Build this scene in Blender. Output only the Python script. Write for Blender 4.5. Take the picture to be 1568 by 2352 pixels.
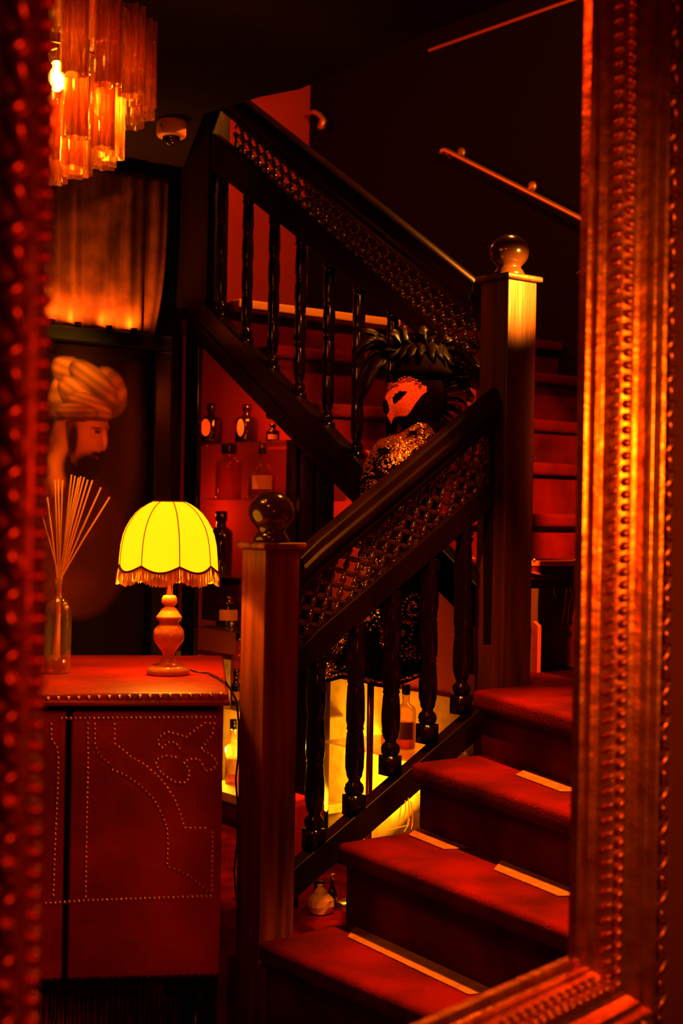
import bpy, bmesh, math, random
from mathutils import Vector, Matrix

random.seed(7)
scene = bpy.context.scene
for o in list(bpy.data.objects):
    bpy.data.objects.remove(o, do_unlink=True)
COL = scene.collection
V = Vector
PI = math.pi

# ------------------------------------------------------------------ camera
FPX, CXP, CYP = 3200.0, 784.0, 1176.0
CAMZ = 1.10
ROLL = math.radians(1.0)
cam = bpy.data.cameras.new('camera')
cam.sensor_fit = 'VERTICAL'
cam.sensor_height = 36.0
cam.lens = FPX / 2352.0 * 36.0
cam.clip_start = 0.05
cam.dof.use_dof = True
cam.dof.focus_distance = 3.65
cam.dof.aperture_fstop = 4.2
cam_ob = bpy.data.objects.new('camera', cam)
COL.objects.link(cam_ob)
CAMROT = (Matrix.Rotation(PI / 2, 3, 'X') @ Matrix.Rotation(ROLL, 3, 'Z'))
cam_ob.matrix_world = Matrix.Translation((0, 0, CAMZ)) @ CAMROT.to_4x4()
scene.camera = cam_ob
EYE = V((0, 0, CAMZ))

# ------------------------------------------------------------------ world, exposure
world = bpy.data.worlds.new('dim_room')
scene.world = world
world.use_nodes = True
bg = world.node_tree.nodes['Background']
bg.inputs[0].default_value = (0.5, 0.06, 0.01, 1)
bg.inputs[1].default_value = 0.004
vs = scene.view_settings
vs.view_transform = 'Standard'
vs.look = 'None'
vs.exposure = 0.0
vs.gamma = 1.0
vs.use_curve_mapping = False
scene.cycles.transparent_max_bounces = 48
scene.cycles.max_bounces = 12
scene.cycles.transmission_bounces = 12
scene.cycles.sample_clamp_indirect = 3.0

# ------------------------------------------------------------------ lights (the room's lamps and unseen added lights; a lamp's own light stays in its builder)
def aim(o, target):
    d = V(target) - o.location
    o.rotation_euler = d.to_track_quat('-Z', 'Y').to_euler()

def light(name, typ, loc, power, color, target=None, size=0.1, size_y=None, cone=60, blend=0.6):
    l = bpy.data.lights.new(name, typ)
    l.energy = power
    l.color = color
    if typ == 'AREA':
        l.size = size
        if size_y:
            l.shape = 'RECTANGLE'; l.size_y = size_y
    else:
        l.shadow_soft_size = size
    if typ == 'SPOT':
        l.spot_size = math.radians(cone); l.spot_blend = blend
    o = bpy.data.objects.new(name, l)
    COL.objects.link(o)
    o.location = loc
    if target is not None:
        aim(o, target)
    return o

RED = (1.0, 0.045, 0.004)
ORANGE = (1.0, 0.20, 0.012)
AMBER = (1.0, 0.36, 0.02)
# stair ceiling spots over the winding and upper steps, then three unseen added spots
light('stair_spot', 'SPOT', (0.55, 2.72, 2.30), 1200, (1.0, 0.24, 0.012), (0.60, 3.08, 0.45), 0.04, cone=42, blend=0.7)
light('upper_step_spot', 'SPOT', (1.05, 3.1, 2.05), 1000, ORANGE, (0.9, 4.6, 0.93), 0.05, cone=56, blend=0.8)
light('mannequin_spot', 'SPOT', (0.42, 2.85, 2.30), 125, (1.0, 0.16, 0.012), (-0.06, 3.98, 1.45), 0.025, cone=40, blend=0.8)  # added to brighten the mask and sequins
light('balustrade_spot', 'SPOT', (0.02, 2.62, 2.32), 300, ORANGE, (0.14, 3.48, 1.09), 0.02, cone=26, blend=0.7)  # added for glints on the lattice rods
light('post_top_spot', 'SPOT', (0.735, 3.50, 1.815), 420, (1.0, 0.40, 0.02), (0.50, 3.72, 1.715), 0.02, cone=37, blend=1.0)  # added for the orange top of the upper post, no fixture built
# unseen light added above the upper flight to brighten landing edge and risers
light('stairwell_fill', 'POINT', (0.60, 4.30, 2.95), 140, (1.0, 0.22, 0.012), None, 0.06)
# landing lamp at the top of the stairs
light('landing_lamp', 'POINT', (-0.9, 6.0, 2.9), 40, (1.0, 0.10, 0.008), None, 0.12)
# red wash of the bar on the leather cabinet and the near posts
light('bar_wash', 'AREA', (-0.62, 1.75, 2.2), 6.0, (1.0, 0.09, 0.006), (-0.5, 2.95, 0.4), 0.16)
# unseen ceiling spot added to brighten the painting
light('picture_spot', 'SPOT', (-0.62, 4.05, 2.3), 22, (1.0, 0.10, 0.008), (-0.88, 4.6, 1.33), 0.03, cone=44, blend=0.9)
# lights of the room the mirror hangs in
light('room_lamp_right', 'SPOT', (0.76, 1.18, 1.22), 34, (1.0, 0.27, 0.008), (0.40, 1.95, 1.02), 0.05, cone=100, blend=0.8)
light('room_lamp_left', 'AREA', (0.50, 0.45, 1.15), 5.0, (1.0, 0.05, 0.003), (-0.3, 1.2, 1.15), 0.15)

# ------------------------------------------------------------------ pixel helpers
def ray(px, py):
    d = CAMROT @ V(((px - CXP) / FPX, -(py - CYP) / FPX, -1.0))
    return d

def P(px, py, Y):
    d = ray(px, py)
    return EYE + d * (Y / d.y)

def cast(px, py, p0, n):
    d = ray(px, py)
    k = (V(p0) - EYE).dot(n) / d.dot(n)
    return EYE + d * k

def castz(px, py, z):
    d = ray(px, py)
    return EYE + d * ((z - CAMZ) / d.z)

# ------------------------------------------------------------------ materials
def mat(name, base, rough=0.5, metal=0.0, noise=None, bump=0.0, bscale=60.0, spec=0.5, coat=0.0, trans=0.0, emit=None, estr=0.0, wood=False, alpha=None):
    m = bpy.data.materials.new(name)
    m.use_nodes = True
    nt = m.node_tree
    b = nt.nodes['Principled BSDF']
    b.inputs['Base Color'].default_value = (*base, 1)
    b.inputs['Roughness'].default_value = rough
    b.inputs['Metallic'].default_value = metal
    b.inputs['Specular IOR Level'].default_value = spec
    b.inputs['Coat Weight'].default_value = coat
    b.inputs['Transmission Weight'].default_value = trans
    if alpha is not None:
        b.inputs['Alpha'].default_value = alpha
    if emit:
        b.inputs['Emission Color'].default_value = (*emit, 1)
        b.inputs['Emission Strength'].default_value = estr
    tc = None
    if noise or bump:
        tc = nt.nodes.new('ShaderNodeTexCoord')
        mp = nt.nodes.new('ShaderNodeMapping')
        nt.links.new(tc.outputs['Object'], mp.inputs[0])
        if wood:
            mp.inputs['Scale'].default_value = (1, 1, 0.08)
    if noise:
        other, scale = noise
        n = nt.nodes.new('ShaderNodeTexNoise')
        n.inputs['Scale'].default_value = scale
        n.inputs['Detail'].default_value = 5
        nt.links.new(mp.outputs[0], n.inputs['Vector'])
        r = nt.nodes.new('ShaderNodeValToRGB')
        r.color_ramp.elements[0].position = 0.35
        r.color_ramp.elements[1].position = 0.68
        r.color_ramp.elements[0].color = (*base, 1)
        r.color_ramp.elements[1].color = (*other, 1)
        nt.links.new(n.outputs['Fac'], r.inputs[0])
        nt.links.new(r.outputs[0], b.inputs['Base Color'])
    if bump:
        n2 = nt.nodes.new('ShaderNodeTexNoise')
        n2.inputs['Scale'].default_value = bscale
        n2.inputs['Detail'].default_value = 4
        nt.links.new(mp.outputs[0], n2.inputs['Vector'])
        bp = nt.nodes.new('ShaderNodeBump')
        bp.inputs['Strength'].default_value = bump
        bp.inputs['Distance'].default_value = 0.01
        nt.links.new(n2.outputs['Fac'], bp.inputs['Height'])
        nt.links.new(bp.outputs[0], b.inputs['Normal'])
    return m

M = {}
M['black_wood'] = mat('black_lacquered_wood', (0.003, 0.001, 0.0006), 0.14, noise=((0.007, 0.002, 0.001), 9), spec=0.35, wood=True, bump=0.03, bscale=40)
M['rail_wood'] = mat('black_rail_wood', (0.005, 0.0016, 0.001), 0.32, noise=((0.012, 0.003, 0.0015), 9), spec=0.14, wood=True, bump=0.05, bscale=40)
M['nail'] = mat('polished_nail_brass', (0.98, 0.52, 0.16), 0.2, 1.0)
M['post_wood'] = mat('worn_post_wood', (0.065, 0.012, 0.003), 0.45, noise=((0.014, 0.0025, 0.001), 22), spec=0.35, wood=True, bump=0.25, bscale=60)
M['post_wood_worn'] = mat('worn_red_post_wood', (0.25, 0.055, 0.012), 0.45, noise=((0.035, 0.006, 0.002), 24), spec=0.35, wood=True, bump=0.25, bscale=60)
M['lattice'] = mat('lattice_wood', (0.025, 0.007, 0.003), 0.13, spec=1.0, coat=1.0)
M['carpet'] = mat('red_stair_carpet', (0.090, 0.0012, 0.0006), 0.95, noise=((0.030, 0.0004, 0.0002), 6), bump=0.5, bscale=220, spec=0.05)
M['bare_wood'] = mat('bare_tread_wood', (0.22, 0.075, 0.010), 0.6, noise=((0.13, 0.040, 0.006), 40), bump=0.2)
M['dark_wall'] = mat('black_painted_wall', (0.005, 0.0015, 0.001), 0.8, bump=0.1, bscale=30, spec=0.08)
M['red_wall'] = mat('red_plaster_wall', (0.42, 0.035, 0.012), 0.85, noise=((0.33, 0.025, 0.01), 3), bump=0.1, bscale=25)
M['front_wall'] = mat('deep_red_wall', (0.14, 0.012, 0.005), 0.8, bump=0.1, bscale=40)
M['ceiling'] = mat('brown_ceiling', (0.010, 0.003, 0.0012), 0.9, bump=0.1, bscale=20, spec=0.1)
M['floor'] = mat('red_stained_boards', (0.30, 0.010, 0.004), 1.0, noise=((0.13, 0.004, 0.002), 12), bump=0.15, bscale=30, spec=0.0)
M['leather'] = mat('red_leather', (0.36, 0.011, 0.005), 0.42, noise=((0.17, 0.004, 0.002), 6), bump=0.32, bscale=24, spec=0.4)
M['brass'] = mat('brass', (0.85, 0.42, 0.10), 0.28, 1.0)
M['gilt'] = mat('worn_gilt', (0.80, 0.27, 0.05), 0.33, 0.92, noise=((0.50, 0.11, 0.02), 30), bump=0.2, bscale=50)
M['gilt_dark'] = mat('dark_gilt', (0.20, 0.04, 0.01), 0.5, 0.4, bump=0.3, bscale=50)
M['lamp_wood'] = mat('turned_lamp_wood', (0.75, 0.26, 0.05), 0.25, noise=((0.48, 0.14, 0.03), 30), coat=0.6)
M['fringe'] = mat('gold_fringe', (0.85, 0.40, 0.06), 0.7)
M['cord_trim'] = mat('dark_braid', (0.10, 0.02, 0.008), 0.8)
M['cable'] = mat('black_cable', (0.012, 0.006, 0.005), 0.35)
M['reed'] = mat('rattan_reed', (0.92, 0.48, 0.14), 0.55)
M['canvas_frame'] = mat('black_picture_frame', (0.006, 0.002, 0.0015), 0.4, spec=0.12)
M['curtain'] = mat('dark_velvet_curtain', (0.10, 0.03, 0.01), 0.9, noise=((0.05, 0.012, 0.005), 14), spec=0.1)
M['velvet'] = mat('black_velvet', (0.004, 0.0012, 0.001), 0.95, spec=0.02)
M['feather'] = mat('black_feather', (0.004, 0.0012, 0.001), 0.38, spec=0.10)
M['sequin'] = mat('gold_sequin', (0.95, 0.42, 0.14), 0.3, 0.9)
M['mask'] = mat('glitter_mask', (0.75, 0.06, 0.035), 0.4, 0.1, noise=((0.95, 0.22, 0.10), 160), bump=0.5, bscale=400)
M['mask_rim'] = mat('beaded_mask_rim', (0.45, 0.10, 0.05), 0.25, 0.7)
M['plastic'] = mat('white_plastic', (0.9, 0.35, 0.2), 0.45)
M['dome'] = mat('smoked_dome', (0.02, 0.006, 0.005), 0.06, spec=0.8, coat=1.0)
M['paper'] = mat('pale_paper', (0.80, 0.42, 0.22), 0.8, bump=0.2, bscale=30)
M['label'] = mat('bottle_label', (0.72, 0.36, 0.20), 0.7)
M['dark_glass'] = mat('dark_bottle_glass', (0.015, 0.005, 0.004), 0.08, spec=0.6, coat=0.5)
M['red_paint'] = mat('bright_red_upholstery', (0.75, 0.02, 0.008), 0.5)
M['panel_wood'] = mat('pale_panel_wood', (0.72, 0.42, 0.09), 0.6, noise=((0.52, 0.27, 0.06), 25), bump=0.15, bscale=60)
M['brass_rail'] = mat('brass_handrail', (0.9, 0.45, 0.12), 0.42, 0.8)

def glass_mat(name, tint, mix_t=0.55, trl=0.25, rough=0.05, streak=False):
    m = bpy.data.materials.new(name)
    m.use_nodes = True
    nt = m.node_tree
    nt.nodes.clear()
    out = nt.nodes.new('ShaderNodeOutputMaterial')
    tr = nt.nodes.new('ShaderNodeBsdfTransparent'); tr.inputs[0].default_value = (*tint, 1)
    tl = nt.nodes.new('ShaderNodeBsdfTranslucent'); tl.inputs[0].default_value = (*tint, 1)
    gl = nt.nodes.new('ShaderNodeBsdfGlossy'); gl.inputs['Roughness'].default_value = rough
    gl.inputs[0].default_value = (0.9, 0.8, 0.7, 1)
    lw = nt.nodes.new('ShaderNodeLayerWeight'); lw.inputs[0].default_value = 0.35
    m1 = nt.nodes.new('ShaderNodeMixShader'); m1.inputs[0].default_value = trl
    nt.links.new(tr.outputs[0], m1.inputs[1]); nt.links.new(tl.outputs[0], m1.inputs[2])
    m2 = nt.nodes.new('ShaderNodeMixShader')
    nt.links.new(lw.outputs['Facing'], m2.inputs[0])
    nt.links.new(m1.outputs[0], m2.inputs[1]); nt.links.new(gl.outputs[0], m2.inputs[2])
    nt.links.new(m2.outputs[0], out.inputs[0])
    if streak:
        tc = nt.nodes.new('ShaderNodeTexCoord'); mp = nt.nodes.new('ShaderNodeMapping')
        mp.inputs['Scale'].default_value = (1, 1, 0.07)
        oi = nt.nodes.new('ShaderNodeObjectInfo')
        nt.links.new(tc.outputs['Object'], mp.inputs[0])
        nt.links.new(oi.outputs['Location'], mp.inputs['Location'])
        n = nt.nodes.new('ShaderNodeTexNoise'); n.inputs['Scale'].default_value = 260; n.inputs['Detail'].default_value = 3
        nt.links.new(mp.outputs[0], n.inputs['Vector'])
        mr = nt.nodes.new('ShaderNodeMapRange')
        mr.inputs[1].default_value = 0.38; mr.inputs[2].default_value = 0.64
        mr.inputs[3].default_value = trl * 0.25; mr.inputs[4].default_value = min(0.95, trl * 1.9)
        nt.links.new(n.outputs['Fac'], mr.inputs[0]); nt.links.new(mr.outputs[0], m1.inputs[0])
        bp = nt.nodes.new('ShaderNodeBump'); bp.inputs['Strength'].default_value = 0.7; bp.inputs['Distance'].default_value = 0.004
        nt.links.new(n.outputs['Fac'], bp.inputs['Height'])
        nt.links.new(bp.outputs[0], gl.inputs['Normal']); nt.links.new(bp.outputs[0], tl.inputs['Normal'])
    return m
M['clear_glass'] = glass_mat('clear_bottle_glass', (0.93, 0.82, 0.70), trl=0.10)
M['amber_glass'] = glass_mat('amber_bottle_glass', (0.80, 0.30, 0.06), trl=0.25)
M['tube_glass'] = glass_mat('chandelier_glass', (0.96, 0.62, 0.28), trl=0.42, rough=0.10, streak=True)
M['shelf_glass'] = glass_mat('shelf_glass', (0.85, 0.70, 0.55), trl=0.05)

def emit_mat(name, col, strength):
    m = bpy.data.materials.new(name)
    m.use_nodes = True
    b = m.node_tree.nodes['Principled BSDF']
    b.inputs['Base Color'].default_value = (*[c * 0.6 for c in col], 1)
    b.inputs['Emission Color'].default_value = (*col, 1)
    b.inputs['Emission Strength'].default_value = strength
    b.inputs['Roughness'].default_value = 0.8
    return m
M['shade'] = emit_mat('lit_lamp_shade', (1.0, 0.285, 0.0015), 3.0)
M['bulb'] = emit_mat('lit_bulb', (1.0, 0.46, 0.03), 70.0)

# ------------------------------------------------------------------ mesh helpers
def to_mesh(name, verts, faces, smooth=False):
    me = bpy.data.meshes.new(name)
    me.from_pydata([tuple(v) for v in verts], [], faces)
    bm = bmesh.new(); bm.from_mesh(me)
    bmesh.ops.recalc_face_normals(bm, faces=bm.faces)
    bm.to_mesh(me); bm.free()
    if smooth:
        for p in me.polygons:
            p.use_smooth = True
    me.update()
    return me

class MB:
    def __init__(self):
        self.v = []; self.f = []
    def add(self, vs, fs):
        o = len(self.v)
        self.v += [V(x) for x in vs]
        self.f += [tuple(i + o for i in f) for f in fs]
        return self
    def prism(self, pts, ext):
        n = len(pts); ext = V(ext)
        pts = [V(p) for p in pts]
        vs = pts + [p + ext for p in pts]
        fs = [tuple(range(n)), tuple(reversed(range(n, 2 * n)))]
        fs += [(i, (i + 1) % n, n + (i + 1) % n, n + i) for i in range(n)]
        return self.add(vs, fs)
    def box(self, c, ax, ay, az):
        """c = centre; ax, ay, az = half-extent vectors"""
        c = V(c); ax = V(ax); ay = V(ay); az = V(az)
        p = [c - ax - ay - az, c + ax - ay - az, c + ax + ay - az, c - ax + ay - az]
        return self.prism(p, az * 2)
    def lathe(self, prof, c=(0, 0, 0), seg=20, axis=(0, 0, 1), caps=True):
        ax = V(axis).normalized()
        t = V((1, 0, 0)) if abs(ax.x) < 0.9 else V((0, 1, 0))
        e1 = ax.cross(t).normalized(); e2 = ax.cross(e1)
        c = V(c); vs = []; fs = []
        for r, h in prof:
            for k in range(seg):
                a = 2 * PI * k / seg
                vs.append(c + ax * h + e1 * (r * math.cos(a)) + e2 * (r * math.sin(a)))
        for i in range(len(prof) - 1):
            for k in range(seg):
                fs.append((i * seg + k, i * seg + (k + 1) % seg, (i + 1) * seg + (k + 1) % seg, (i + 1) * seg + k))
        if caps:
            fs.append(tuple(range(seg))); fs.append(tuple(reversed(range((len(prof) - 1) * seg, len(prof) * seg))))
        return self.add(vs, fs)
    def tube(self, pts, r, seg=8, caps=True):
        pts = [V(p) for p in pts]; n = len(pts)
        rr = r if isinstance(r, (list, tuple)) else [r] * n
        vs = []; fs = []
        prev = None
        for i, p in enumerate(pts):
            d = (pts[min(i + 1, n - 1)] - pts[max(i - 1, 0)]).normalized()
            if prev is None:
                t = V((0, 0, 1)) if abs(d.z) < 0.9 else V((1, 0, 0))
                e1 = d.cross(t).normalized()
            else:
                e1 = (prev - d * prev.dot(d)).normalized()
            prev = e1
            e2 = d.cross(e1)
            for k in range(seg):
                a = 2 * PI * k / seg
                vs.append(p + e1 * (rr[i] * math.cos(a)) + e2 * (rr[i] * math.sin(a)))
        for i in range(n - 1):
            for k in range(seg):
                fs.append((i * seg + k, i * seg + (k + 1) % seg, (i + 1) * seg + (k + 1) % seg, (i + 1) * seg + k))
        if caps:
            fs.append(tuple(range(seg))); fs.append(tuple(reversed(range((n - 1) * seg, n * seg))))
        return self.add(vs, fs)
    def sweep(self, path, prof, side):
        """profile of (side, up) offsets swept along a path; up stays vertical"""
        side = V(side); n = len(prof); vs = []; fs = []
        for p in path:
            for s, h in prof:
                vs.append(V(p) + side * s + V((0, 0, h)))
        m = len(path)
        for i in range(m - 1):
            for k in range(n):
                fs.append((i * n + k, i * n + (k + 1) % n, (i + 1) * n + (k + 1) % n, (i + 1) * n + k))
        fs.append(tuple(range(n))); fs.append(tuple(reversed(range((m - 1) * n, m * n))))
        return self.add(vs, fs)
    def sphere(self, c, r, seg=12, rings=8):
        if not isinstance(r, (tuple, list)):
            r = (r, r, r)
        c = V(c); vs = []; fs = []
        vs.append(c + V((0, 0, -r[2])))
        for i in range(1, rings):
            a = -PI / 2 + PI * i / rings
            for k in range(seg):
                b = 2 * PI * k / seg
                vs.append(c + V((r[0] * math.cos(a) * math.cos(b), r[1] * math.cos(a) * math.sin(b), r[2] * math.sin(a))))
        vs.append(c + V((0, 0, r[2])))
        top = len(vs) - 1
        for k in range(seg):
            fs.append((0, 1 + (k + 1) % seg, 1 + k))
            fs.append((top, 1 + (rings - 2) * seg + k, 1 + (rings - 2) * seg + (k + 1) % seg))
        for i in range(rings - 2):
            for k in range(seg):
                a = 1 + i * seg
                fs.append((a + k, a + (k + 1) % seg, a + seg + (k + 1) % seg, a + seg + k))
        return self.add(vs, fs)
    def build(self, name, material, parent=None, smooth=False, bevel=0.0, bseg=2):
        me = to_mesh(name, self.v, self.f, smooth)
        return link(name, me, material, parent, bevel, bseg)

def link(name, me, material, parent=None, bevel=0.0, bseg=2, loc=None):
    if isinstance(material, str):
        material = M[material]
    if not me.materials:
        me.materials.append(material)
    o = bpy.data.objects.new(name, me)
    COL.objects.link(o)
    if loc is not None:
        o.location = loc
    if parent is not None:
        o.parent = parent
        o.matrix_parent_inverse = Matrix.Translation(-V(parent.location))
    if bevel:
        b = o.modifiers.new('bevel', 'BEVEL')
        b.width = bevel; b.segments = bseg; b.limit_method = 'ANGLE'; b.angle_limit = math.radians(40)
        for p in me.polygons:
            p.use_smooth = True
        w = o.modifiers.new('wn', 'WEIGHTED_NORMAL')
        w.keep_sharp = True
    return o

def tag(o, label, cat, group=None):
    o['label'] = label; o['category'] = cat
    if group:
        o['group'] = group
    return o

def thing(name, label, cat, loc=(0, 0, 0), group=None):
    o = bpy.data.objects.new(name, None)
    o.empty_display_size = 0.05
    COL.objects.link(o)
    o.location = loc
    return tag(o, label, cat, group)

def sub(o):
    return o

def struct(o):
    o['kind'] = 'structure'
    return o

def smoothstep(a, b, x):
    t = max(0.0, min(1.0, (x - a) / (b - a)))
    return t * t * (3 - 2 * t)
# ================================================================== house axes
AL = math.radians(38.0)
vv = V((math.cos(AL), math.sin(AL), 0))      # along the lower flight
uu = V((-math.sin(AL), math.cos(AL), 0))     # along the upper flight
UP = V((0, 0, 1))
P1 = V((-0.166, 3.317, 0))                   # lower newel post
P2 = V((0.445, 3.796, 0))                    # upper newel post
LOWZ = -0.26

def lowp(px, py, off=0.0):                   # pixel -> plane of the lower balustrade
    return cast(px, py, P1 + uu * off, uu)
def upp(px, py, off=0.0):                    # pixel -> plane of the upper balustrade
    return cast(px, py, P2 + vv * off, vv)
def flat(p, z=0.0):
    return V((p.x, p.y, z))

# ------------------------------------------------------------------ floors
MB().prism([(-4, -1.5, LOWZ), (4, -1.5, LOWZ), (4, 9, LOWZ), (-4, 9, LOWZ)], (0, 0, -0.08)).build('floor', 'floor')
struct(bpy.data.objects['floor'])
bar_floor = MB().prism([(-2.6, 4.02, LOWZ), (-0.40, 4.02, LOWZ), (-0.285, 3.42, LOWZ), (-0.16, 3.46, LOWZ),
                        tuple(flat(P2 - vv * 0.25 + uu * 0.1, LOWZ)), tuple(flat(P2 + uu * 1.2 + vv * 0.25, LOWZ)), (-0.7, 5.6, LOWZ), (-2.6, 5.2, LOWZ)],
                       (0, 0, -LOWZ)).build('floor_bar', 'floor', bevel=0.006)
struct(bar_floor)

# ------------------------------------------------------------------ walls, ceiling
wk_Y = 7.42
K = P(712, 210, wk_Y); KZ = K.z
K0 = flat(K, LOWZ)
wall_stair = MB().prism([K0, K0 - uu * 7.0, K0 - uu * 7.0 + vv * 0.1, K0 + vv * 0.1], (0, 0, 4.2)).build('wall_right', 'dark_wall')
struct(wall_stair)
wall_land = MB().prism([K0 + vv * 0.2, K0 - vv * 3.4, K0 - vv * 3.4 + uu * 0.1, K0 + vv * 0.2 + uu * 0.1], (0, 0, 4.2)).build('wall_back', 'red_wall')
struct(wall_land)
# thin picture rail on the stair wall
tr = MB()
ta, tb = cast(985, 116, K - vv * 0.012, vv), cast(1420, -38, K - vv * 0.012, vv)
tr.tube([ta, tb], 0.008, 6)
struct(tr.build('trim_1', mat('rail_trim', (0.35, 0.05, 0.02), 0.5)))

BW = upp(412, 1100)                          # where the picture wall meets the niche
BW0 = flat(BW, LOWZ)
wall_left = MB().prism([BW0 + vv * 0.0, BW0 - vv * 3.2, BW0 - vv * 3.2 + uu * 0.12, BW0 + uu * 0.12], (0, 0, 3.4)).build('wall_left', 'dark_wall')
struct(wall_left)
# black column at the head of the upper balustrade
c0 = flat(upp(486, 900), 0); cb = upp(470, 700).z
MBc = MB()
MBc.prism([flat(c0 - vv * 0.03, cb), flat(c0 + uu * 0.45 - vv * 0.03, cb), flat(c0 + uu * 0.45 + vv * 0.06, cb), flat(c0 + vv * 0.06, cb)], (0, 0, 3.88 - cb))
struct(MBc.build('trim_2', 'rail_wood', bevel=0.006))
cz = 2.35
ceil_pts = [castz(1330, -60, cz), castz(1000, 69, cz), castz(687, 205, cz), castz(600, 222, cz), castz(468, 262, cz)]
far_left = BW0 + uu * 0.02
cp = [flat(p, cz) for p in ceil_pts] + [flat(far_left, cz), flat(BW0 - vv * 3.2, cz), V((-3.2, -1.5, cz)), V((3.0, -1.5, cz)), V((2.4, 2.4, cz))]
struct(MB().prism(cp, (0, 0, 0.06)).build('ceiling', 'ceiling'))
struct(MB().prism([(-4, 3.0, 3.9), (4, 3.0, 3.9), (4, 9.5, 3.9), (-4, 9.5, 3.9)], (0, 0, 0.06)).build('ceiling_stairwell', 'dark_wall'))

# ------------------------------------------------------------------ staircase: carpeted steps
stairs = thing('staircase', 'winding staircase covered in red carpet, rising behind the mirror frame', 'staircase', (0.6, 3.2, LOWZ))
OFF = -0.068
step_px = [((470, 2400), (800, 2520)), ((590, 2162), (940, 2308)), ((772, 1935), (1320, 2143)), ((941, 1751), (1320, 1872)), ((1083, 1584), (1320, 1648))]
LR = []
for (l, r) in step_px:
    L = lowp(*l, OFF)
    R = castz(r[0], r[1], L.z)
    LR.append([L, R])
for lr in LR:
    d = (lr[1] - lr[0]).normalized()
    lr[1] = lr[0] + d * 1.08
    lr.append(d)
zs = [lr[0].z for lr in LR]
print('step heights', [round(z, 3) for z in zs], [tuple(round(c, 2) for c in lr[2]) for lr in LR])

# upper steps
t0, dt = 0.17, 0.25
ys = [1290, 1180, 1064, 966, 860]
up_steps = []
for k, y in enumerate(ys):
    t = t0 + dt * k
    p = cast(1270, y, P2 + uu * t, uu)
    up_steps.append((t, p.z))
print('upper', [(round(t, 2), round(z, 3)) for t, z in up_steps])
lastt, lastz = up_steps[-1]
rise = (up_steps[-1][1] - up_steps[0][1]) / 4
nland = 1
up_steps.append((lastt + dt, lastz + rise))
LANDT = lastt + dt
LANDZ = up_steps[-1][1]
print('rise', rise, 'landing', LANDZ)

def step(poly, z, thick, name='tread'):
    return MB().prism([flat(p, z - thick) for p in poly], (0, 0, thick)).build(name, 'carpet', stairs, bevel=0.014, bseg=3)

treads = []
for i, (L, R, d) in enumerate(LR):
    nrm = V((-d.y, d.x, 0))
    if nrm.dot(vv) < 0:
        nrm = -nrm
    z = zs[i]
    if i < 4:
        L2, R2, d2 = LR[i + 1]
        poly = [L, R, R2 + nrm * 0.05, L2 + nrm * 0.05]
    else:
        e = P2 + uu * (t0 + 0.02)
        poly = [L, R, V((1.45, 3.35, 0)), e + vv * 1.72, e + vv * 0.07, P2 + vv * 0.07 - uu * 0.066, P2 - vv * 0.066 - uu * 0.066]
    treads.append(step(poly, z, 0.05))
    zlow = zs[i - 1] if i else LOWZ
    a, b = L + nrm * 0.032, R + nrm * 0.032
    MB().prism([flat(a, zlow), flat(b, zlow), flat(b + nrm * 0.02, zlow), flat(a + nrm * 0.02, zlow)], (0, 0, z - 0.045 - zlow)).build('riser', 'carpet', stairs)

for k, (t, z) in enumerate(up_steps):
    nt = up_steps[k + 1][0] if k < len(up_steps) - 1 else None
    a = P2 + uu * (t - 0.02)
    q0 = 0.062 if k == 0 else 0.03
    if nt is not None:
        b = P2 + uu * (nt + 0.03)
    else:
        b = P2 + uu * (t + 1.9)
    thick = 0.055 if k == 0 else 0.045
    tz = step([a + vv * q0, a + vv * 1.72, b + vv * 1.72, b + vv * q0], z, thick, 'tread' if nt else 'landing_floor')
    treads.append(tz)
    zlow = up_steps[k - 1][1] if k else zs[4]
    c = P2 + uu * (t + 0.012)
    MB().prism([flat(c + vv * q0, zlow), flat(c + vv * 1.72, zlow), flat(c + vv * 1.72 + uu * 0.016, zlow), flat(c + vv * q0 + uu * 0.016, zlow)], (0, 0, z - thick + 0.005 - zlow)).build('riser', 'carpet', stairs)

le = P2 + uu * (LANDT - 0.026)
MB().prism([flat(le + vv * 0.05, LANDZ - .026), flat(le + vv * 0.80, LANDZ - .026), flat(le + vv * 0.80 + uu * 0.05, LANDZ - .026), flat(le + vv * 0.05 + uu * 0.05, LANDZ - .026)], (0, 0, 0.032)).build('bare_edge', mat('pale_edge_wood', (0.7, 0.33, 0.1), 0.6, bump=0.2), treads[-1], bevel=0.006)
# bare boards left uncovered at the back of the treads
def line_at_px(px, a, b, z):
    """point of the line a-b (plan) that stands at image column px at height z"""
    lo, hi = -0.5, 1.5
    f = lambda t: (lambda q: (CAMROT.transposed() @ (flat(a + (b - a) * t, z) - EYE)))(0)
    def pxo(t):
        c = f(t)
        return CXP + FPX * c.x / -c.z
    for _ in range(60):
        mid = (lo + hi) / 2
        if pxo(mid) < px:
            lo = mid
        else:
            hi = mid
    return flat(a + (b - a) * lo, z)
def strip(step_i, pxa, pxb, h=0.004, dep=0.062):
    z = zs[step_i]
    L, R, d = LR[step_i + 1]
    n = V((-d.y, d.x, 0))
    if n.dot(vv) < 0:
        n = -n
    a, b = line_at_px(pxa, L + n * 0.031, R + n * 0.031, z), line_at_px(pxb, L + n * 0.031, R + n * 0.031, z)
    pts = [a, b, b - n * dep - d * .02, a - n * dep + d * .06]
    return MB().prism(pts, (0, 0, h)).build('bare_board', 'bare_wood', sub(treads[step_i]), bevel=0.0015)
strip(2, 958, 1078)
strip(2, 1150, 1350)
strip(3, 1207, 1350)
strip(1, 815, 1142)
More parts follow.
